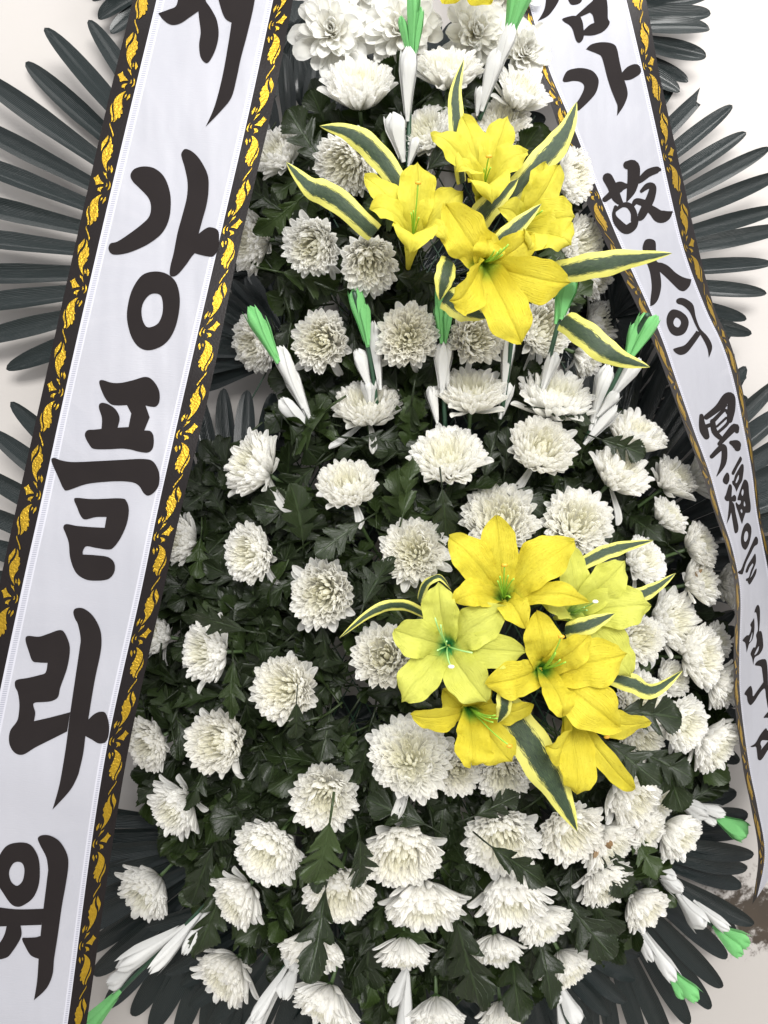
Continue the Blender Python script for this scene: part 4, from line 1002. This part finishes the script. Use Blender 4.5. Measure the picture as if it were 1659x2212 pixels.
strap([(960,640),(1005,665),(1050,688)], 62, .375, .37, "striped leaf end sticking out below the large golden lily")
strap([(1010,505),(1060,440),(1120,385)], 54, .36, .365, "dark striped leaf squeezed between the upper lilies", (0, 20))
strap([(1060,535),(1110,495),(1170,440)], 40, .40, .405, "narrow striped leaf lying across the lily nearest the narrow ribbon", (15, 0))
strap([(930,1335),(868,1308),(805,1322),(733,1378)], 26, .33, .37, "thin striped leaf arching toward the hole in the dark foliage", (35, 10))
strap([(1250,1222),(1300,1195),(1350,1180),(1412,1167)], 34, .37, .34, "thin striped leaf tip above the pale lemon lily", (20, 10))
strap([(1310,1292),(1370,1288),(1415,1270),(1460,1238)], 32, .35, .34, "thin striped leaf tip just below a round side chrysanthemum", (10, 0))
strap([(1220,1362),(1270,1350),(1328,1325)], 40, .405, .41, "blunt striped leaf lying over the pale lemon lily", (10, 0))
strap([(1300,1455),(1365,1475),(1412,1490),(1475,1448)], 42, .36, .34, "striped leaf folded at its end below the pale lemon lily", (0, 30))
strap([(1085,1520),(1140,1600),(1200,1700),(1247,1796)], 84, .385, .40, "widest striped leaf, hanging down at the bottom of the lower bouquet")
strap([(905,1300),(918,1262),(950,1245),(975,1275)], 26, .37, .39, "pale curled striped leaf behind the greenish lily", (40, 60))
strap([(1090,1490),(1090,1530),(1075,1562)], 36, .43, .42, "small folded striped leaf between the greenish and the biggest golden lily", (30, 10))

# ------------------------------------------------------------------ paper bud sprays
def bud_mesh(name, mat, seed):
    r = random.Random(seed); mb = MB(); rows = []; nr, nc = 12, 18; ph = r.uniform(0, 6)
    for i in range(nr):
        s = i / (nr - 1); rad = 0.12 + 0.36 * min(1, s / .75) ** 1.2
        if s > .80: rad *= math.sqrt(max(.02, 1 - ((s - .8) / .205) ** 2))
        row = []
        for k in range(nc + 1):
            a = 2 * math.pi * (k % nc) / nc
            rr = rad * (1 + (.22 * s) * math.cos(3 * a + ph + s * 1.2) + .10 * s * math.cos(5 * a + ph * 2))
            z = s + (.06 * s * s * math.cos(3 * a + ph))
            row.append((z, rr * math.cos(a), rr * math.sin(a) * .8))
        rows.append(row)
    rows.append([(rows[-1][0][0] - .02, 0, 0)] * (nc + 1)); mb.grid(rows)
    for q in range(3):   # loose furled wraps
        a0 = ph + q * 2.1; g = []
        for i in range(9):
            s = .12 + .86 * i / 8; rad = (0.14 + 0.36 * min(1, s / .75) ** 1.2) * 1.10; hw = .62 * math.sin(math.pi * min(1, .15 + s * .75)) 
            g.append([(s + .05 - .10 * abs(u), rad * math.cos(a0 + u * hw) * (1 + .05 * u), rad * math.sin(a0 + u * hw) * .85) for u in (-1, -.5, 0, .5, 1)])
        mb.grid(g)
    return mb.mesh(name, mat)
BW = [bud_mesh("white_bud", M['bud_white'], s) for s in range(4)]; BG = [bud_mesh("green_bud", M['bud_green'], 20 + s) for s in range(4)]
def spray(stem, d0, d1, buds, label):
    """buds: (colour, base x, y, tip x, y, width px)"""
    q = catmull(stem, 5); n = len(q); ps = [P(x, y, lerp(d0, d1, i / (n - 1))) for i, (x, y) in enumerate(q)]
    m = Matrix.Translation(ps[0]); inv = m.inverted(); root = thing("bud_spray", label, "paper flower spray", m, "paper bud sprays stuck between the flowers")
    mb = MB(); mb.tube([inv @ p for p in ps], .0032, 7); link("stem", mb.mesh("stem", M['wire']), root)
    for i, (col, bx, by, tx, ty, wpx) in enumerate(buds):
        k = min(range(n), key=lambda j: (q[j][0] - bx) ** 2 + (q[j][1] - by) ** 2); d = lerp(d0, d1, k / (n - 1)) + .006
        a, b = P(bx, by, d), P(tx, ty, d + .010); ax = b - a; L = ax.length; c = (CAM - a).normalized()
        W = wpx * mpp(d) * .95
        link("white_bud" if col == 'w' else "green_bud", (BW if col == 'w' else BG)[rnd.randrange(4)], root, inv @ (Matrix.Translation(a) @ basis(c, ax) @ Matrix.Diagonal((L, W, W * .9, 1)) @ Matrix.Rotation(rnd.uniform(0, 6), 4, 'X')))
    return root
spray([(880,400),(884,260),(890,120),(893,-30)], .27, .33, [('w',880,262,886,122,44),('w',872,350,850,252,42),('w',882,360,900,300,26),('g',888,135,868,45,24),('g',890,125,893,-10,34),('g',895,135,905,30,24)], "paper spray with green buds in front of a white silk dahlia at the top")
spray([(1035,260),(1080,140),(1130,-30)], .27, .32, [('w',1040,240,1068,120,40),('w',1030,250,1038,190,26),('w',1060,190,1100,70,40),('g',1092,90,1108,-30,30),('g',1100,85,1140,-30,36)], "paper spray with a green bud leaning toward the narrow ribbon at the top")
spray([(690,965),(655,880),(605,780),(540,665)], .20, .27, [('w',688,945,606,868,40),('w',655,882,603,755,44),('w',670,905,620,800,34),('g',600,785,540,670,40),('g',603,780,560,690,26)], "paper spray leaning toward the wide ribbon, green tip nearest its gold edge")
spray([(815,880),(797,760),(765,630)], .24, .30, [('w',822,842,802,702,34),('w',800,842,770,758,36),('w',800,880,796,822,42),('g',795,750,765,628,34),('g',796,745,785,660,24)], "paper spray with a green tip under the drooping chrysanthemum petal")
spray([(962,930),(955,760),(955,620)], .25, .31, [('w',955,850,955,742,42),('w',945,915,928,838,32),('w',968,850,958,760,24),('g',955,742,956,625,28),('g',953,742,946,655,22),('g',962,742,972,670,24)], "paper spray with a green bud directly below the folded striped leaf")
spray([(1080,905),(1092,840),(1105,735)], .24, .29, [('w',1088,860,1104,716,36),('w',1080,905,1100,830,34)], "short paper spray of white buds under the hanging golden petal")
spray([(1160,880),(1185,780),(1225,625)], .24, .30, [('w',1170,850,1200,765,36),('g',1212,690,1232,605,40),('g',1200,700,1216,620,26)], "paper spray with a bright green bud beside the large golden lily's petal")
spray([(1262,955),(1320,840),(1375,720),(1398,680)], .23, .33, [('w',1262,960,1330,880,40),('w',1275,930,1315,795,44),('w',1318,862,1380,780,36),('w',1290,900,1335,850,30),('g',1352,780,1392,682,30),('g',1356,782,1418,690,32),('g',1350,785,1375,700,28)], "paper spray with a green bud in front of the narrow ribbon")
spray([(1400,1690),(1500,1735),(1600,1800)], .14, .15, [('w',1405,1700,1465,1735,34),('w',1440,1710,1520,1760,44),('w',1490,1735,1562,1755,30),('w',1500,1750,1545,1778,22),('g',1545,1765,1608,1800,46)], "paper spray pointing to the narrow ribbon's tail, above the other bottom ones")
spray([(1350,1825),(1470,1940),(1590,2040)], .13, .14, [('w',1368,1842,1450,1895,40),('w',1395,1860,1465,1920,40),('w',1462,1930,1515,1995,50),('w',1498,1945,1566,2000,28),('g',1545,2000,1612,2035,38),('g',1540,2000,1596,2055,30)], "paper spray with many white buds and green tip over the broad palm leaf")
spray([(1360,1985),(1420,2060),(1500,2150)], .13, .14, [('w',1366,1985,1405,2065,30),('w',1385,2005,1450,2100,38),('g',1440,2090,1500,2150,40),('g',1442,2095,1475,2150,30)], "lowest green tipped paper spray over the broad palm leaf")
spray([(490,1905),(400,2000),(270,2130),(150,2250)], .17, .20, [('w',478,1920,405,2040,34),('w',450,1960,342,2080,36),('w',400,2000,270,2080,44),('w',300,2080,238,2125,38),('g',260,2140,170,2240,44),('g',250,2150,190,2215,30)], "paper spray lying toward the bottom of the wide ribbon, bright green end at its edge")
spray([(660,2030),(600,2110),(530,2230)], .17, .19, [('w',668,2035,625,2090,50),('w',640,2080,612,2150,40),('w',625,2080,555,2190,36),('w',605,2130,540,2230,42)], "paper spray of white buds at the bottom behind the fan shaped chrysanthemums")
spray([(880,2080),(868,2150),(862,2240)], .17, .18, [('w',880,2085,848,2165,34),('w',880,2090,868,2230,40)], "paper spray of white buds hanging straight down at the bottom centre")
spray([(1185,2110),(1210,2170),(1235,2240)], .17, .18, [('w',1188,2110,1205,2165,34),('w',1205,2120,1245,2200,36),('w',1205,2165,1215,2230,24)], "paper spray of white buds hanging down at the bottom, beside the small palm leaf")
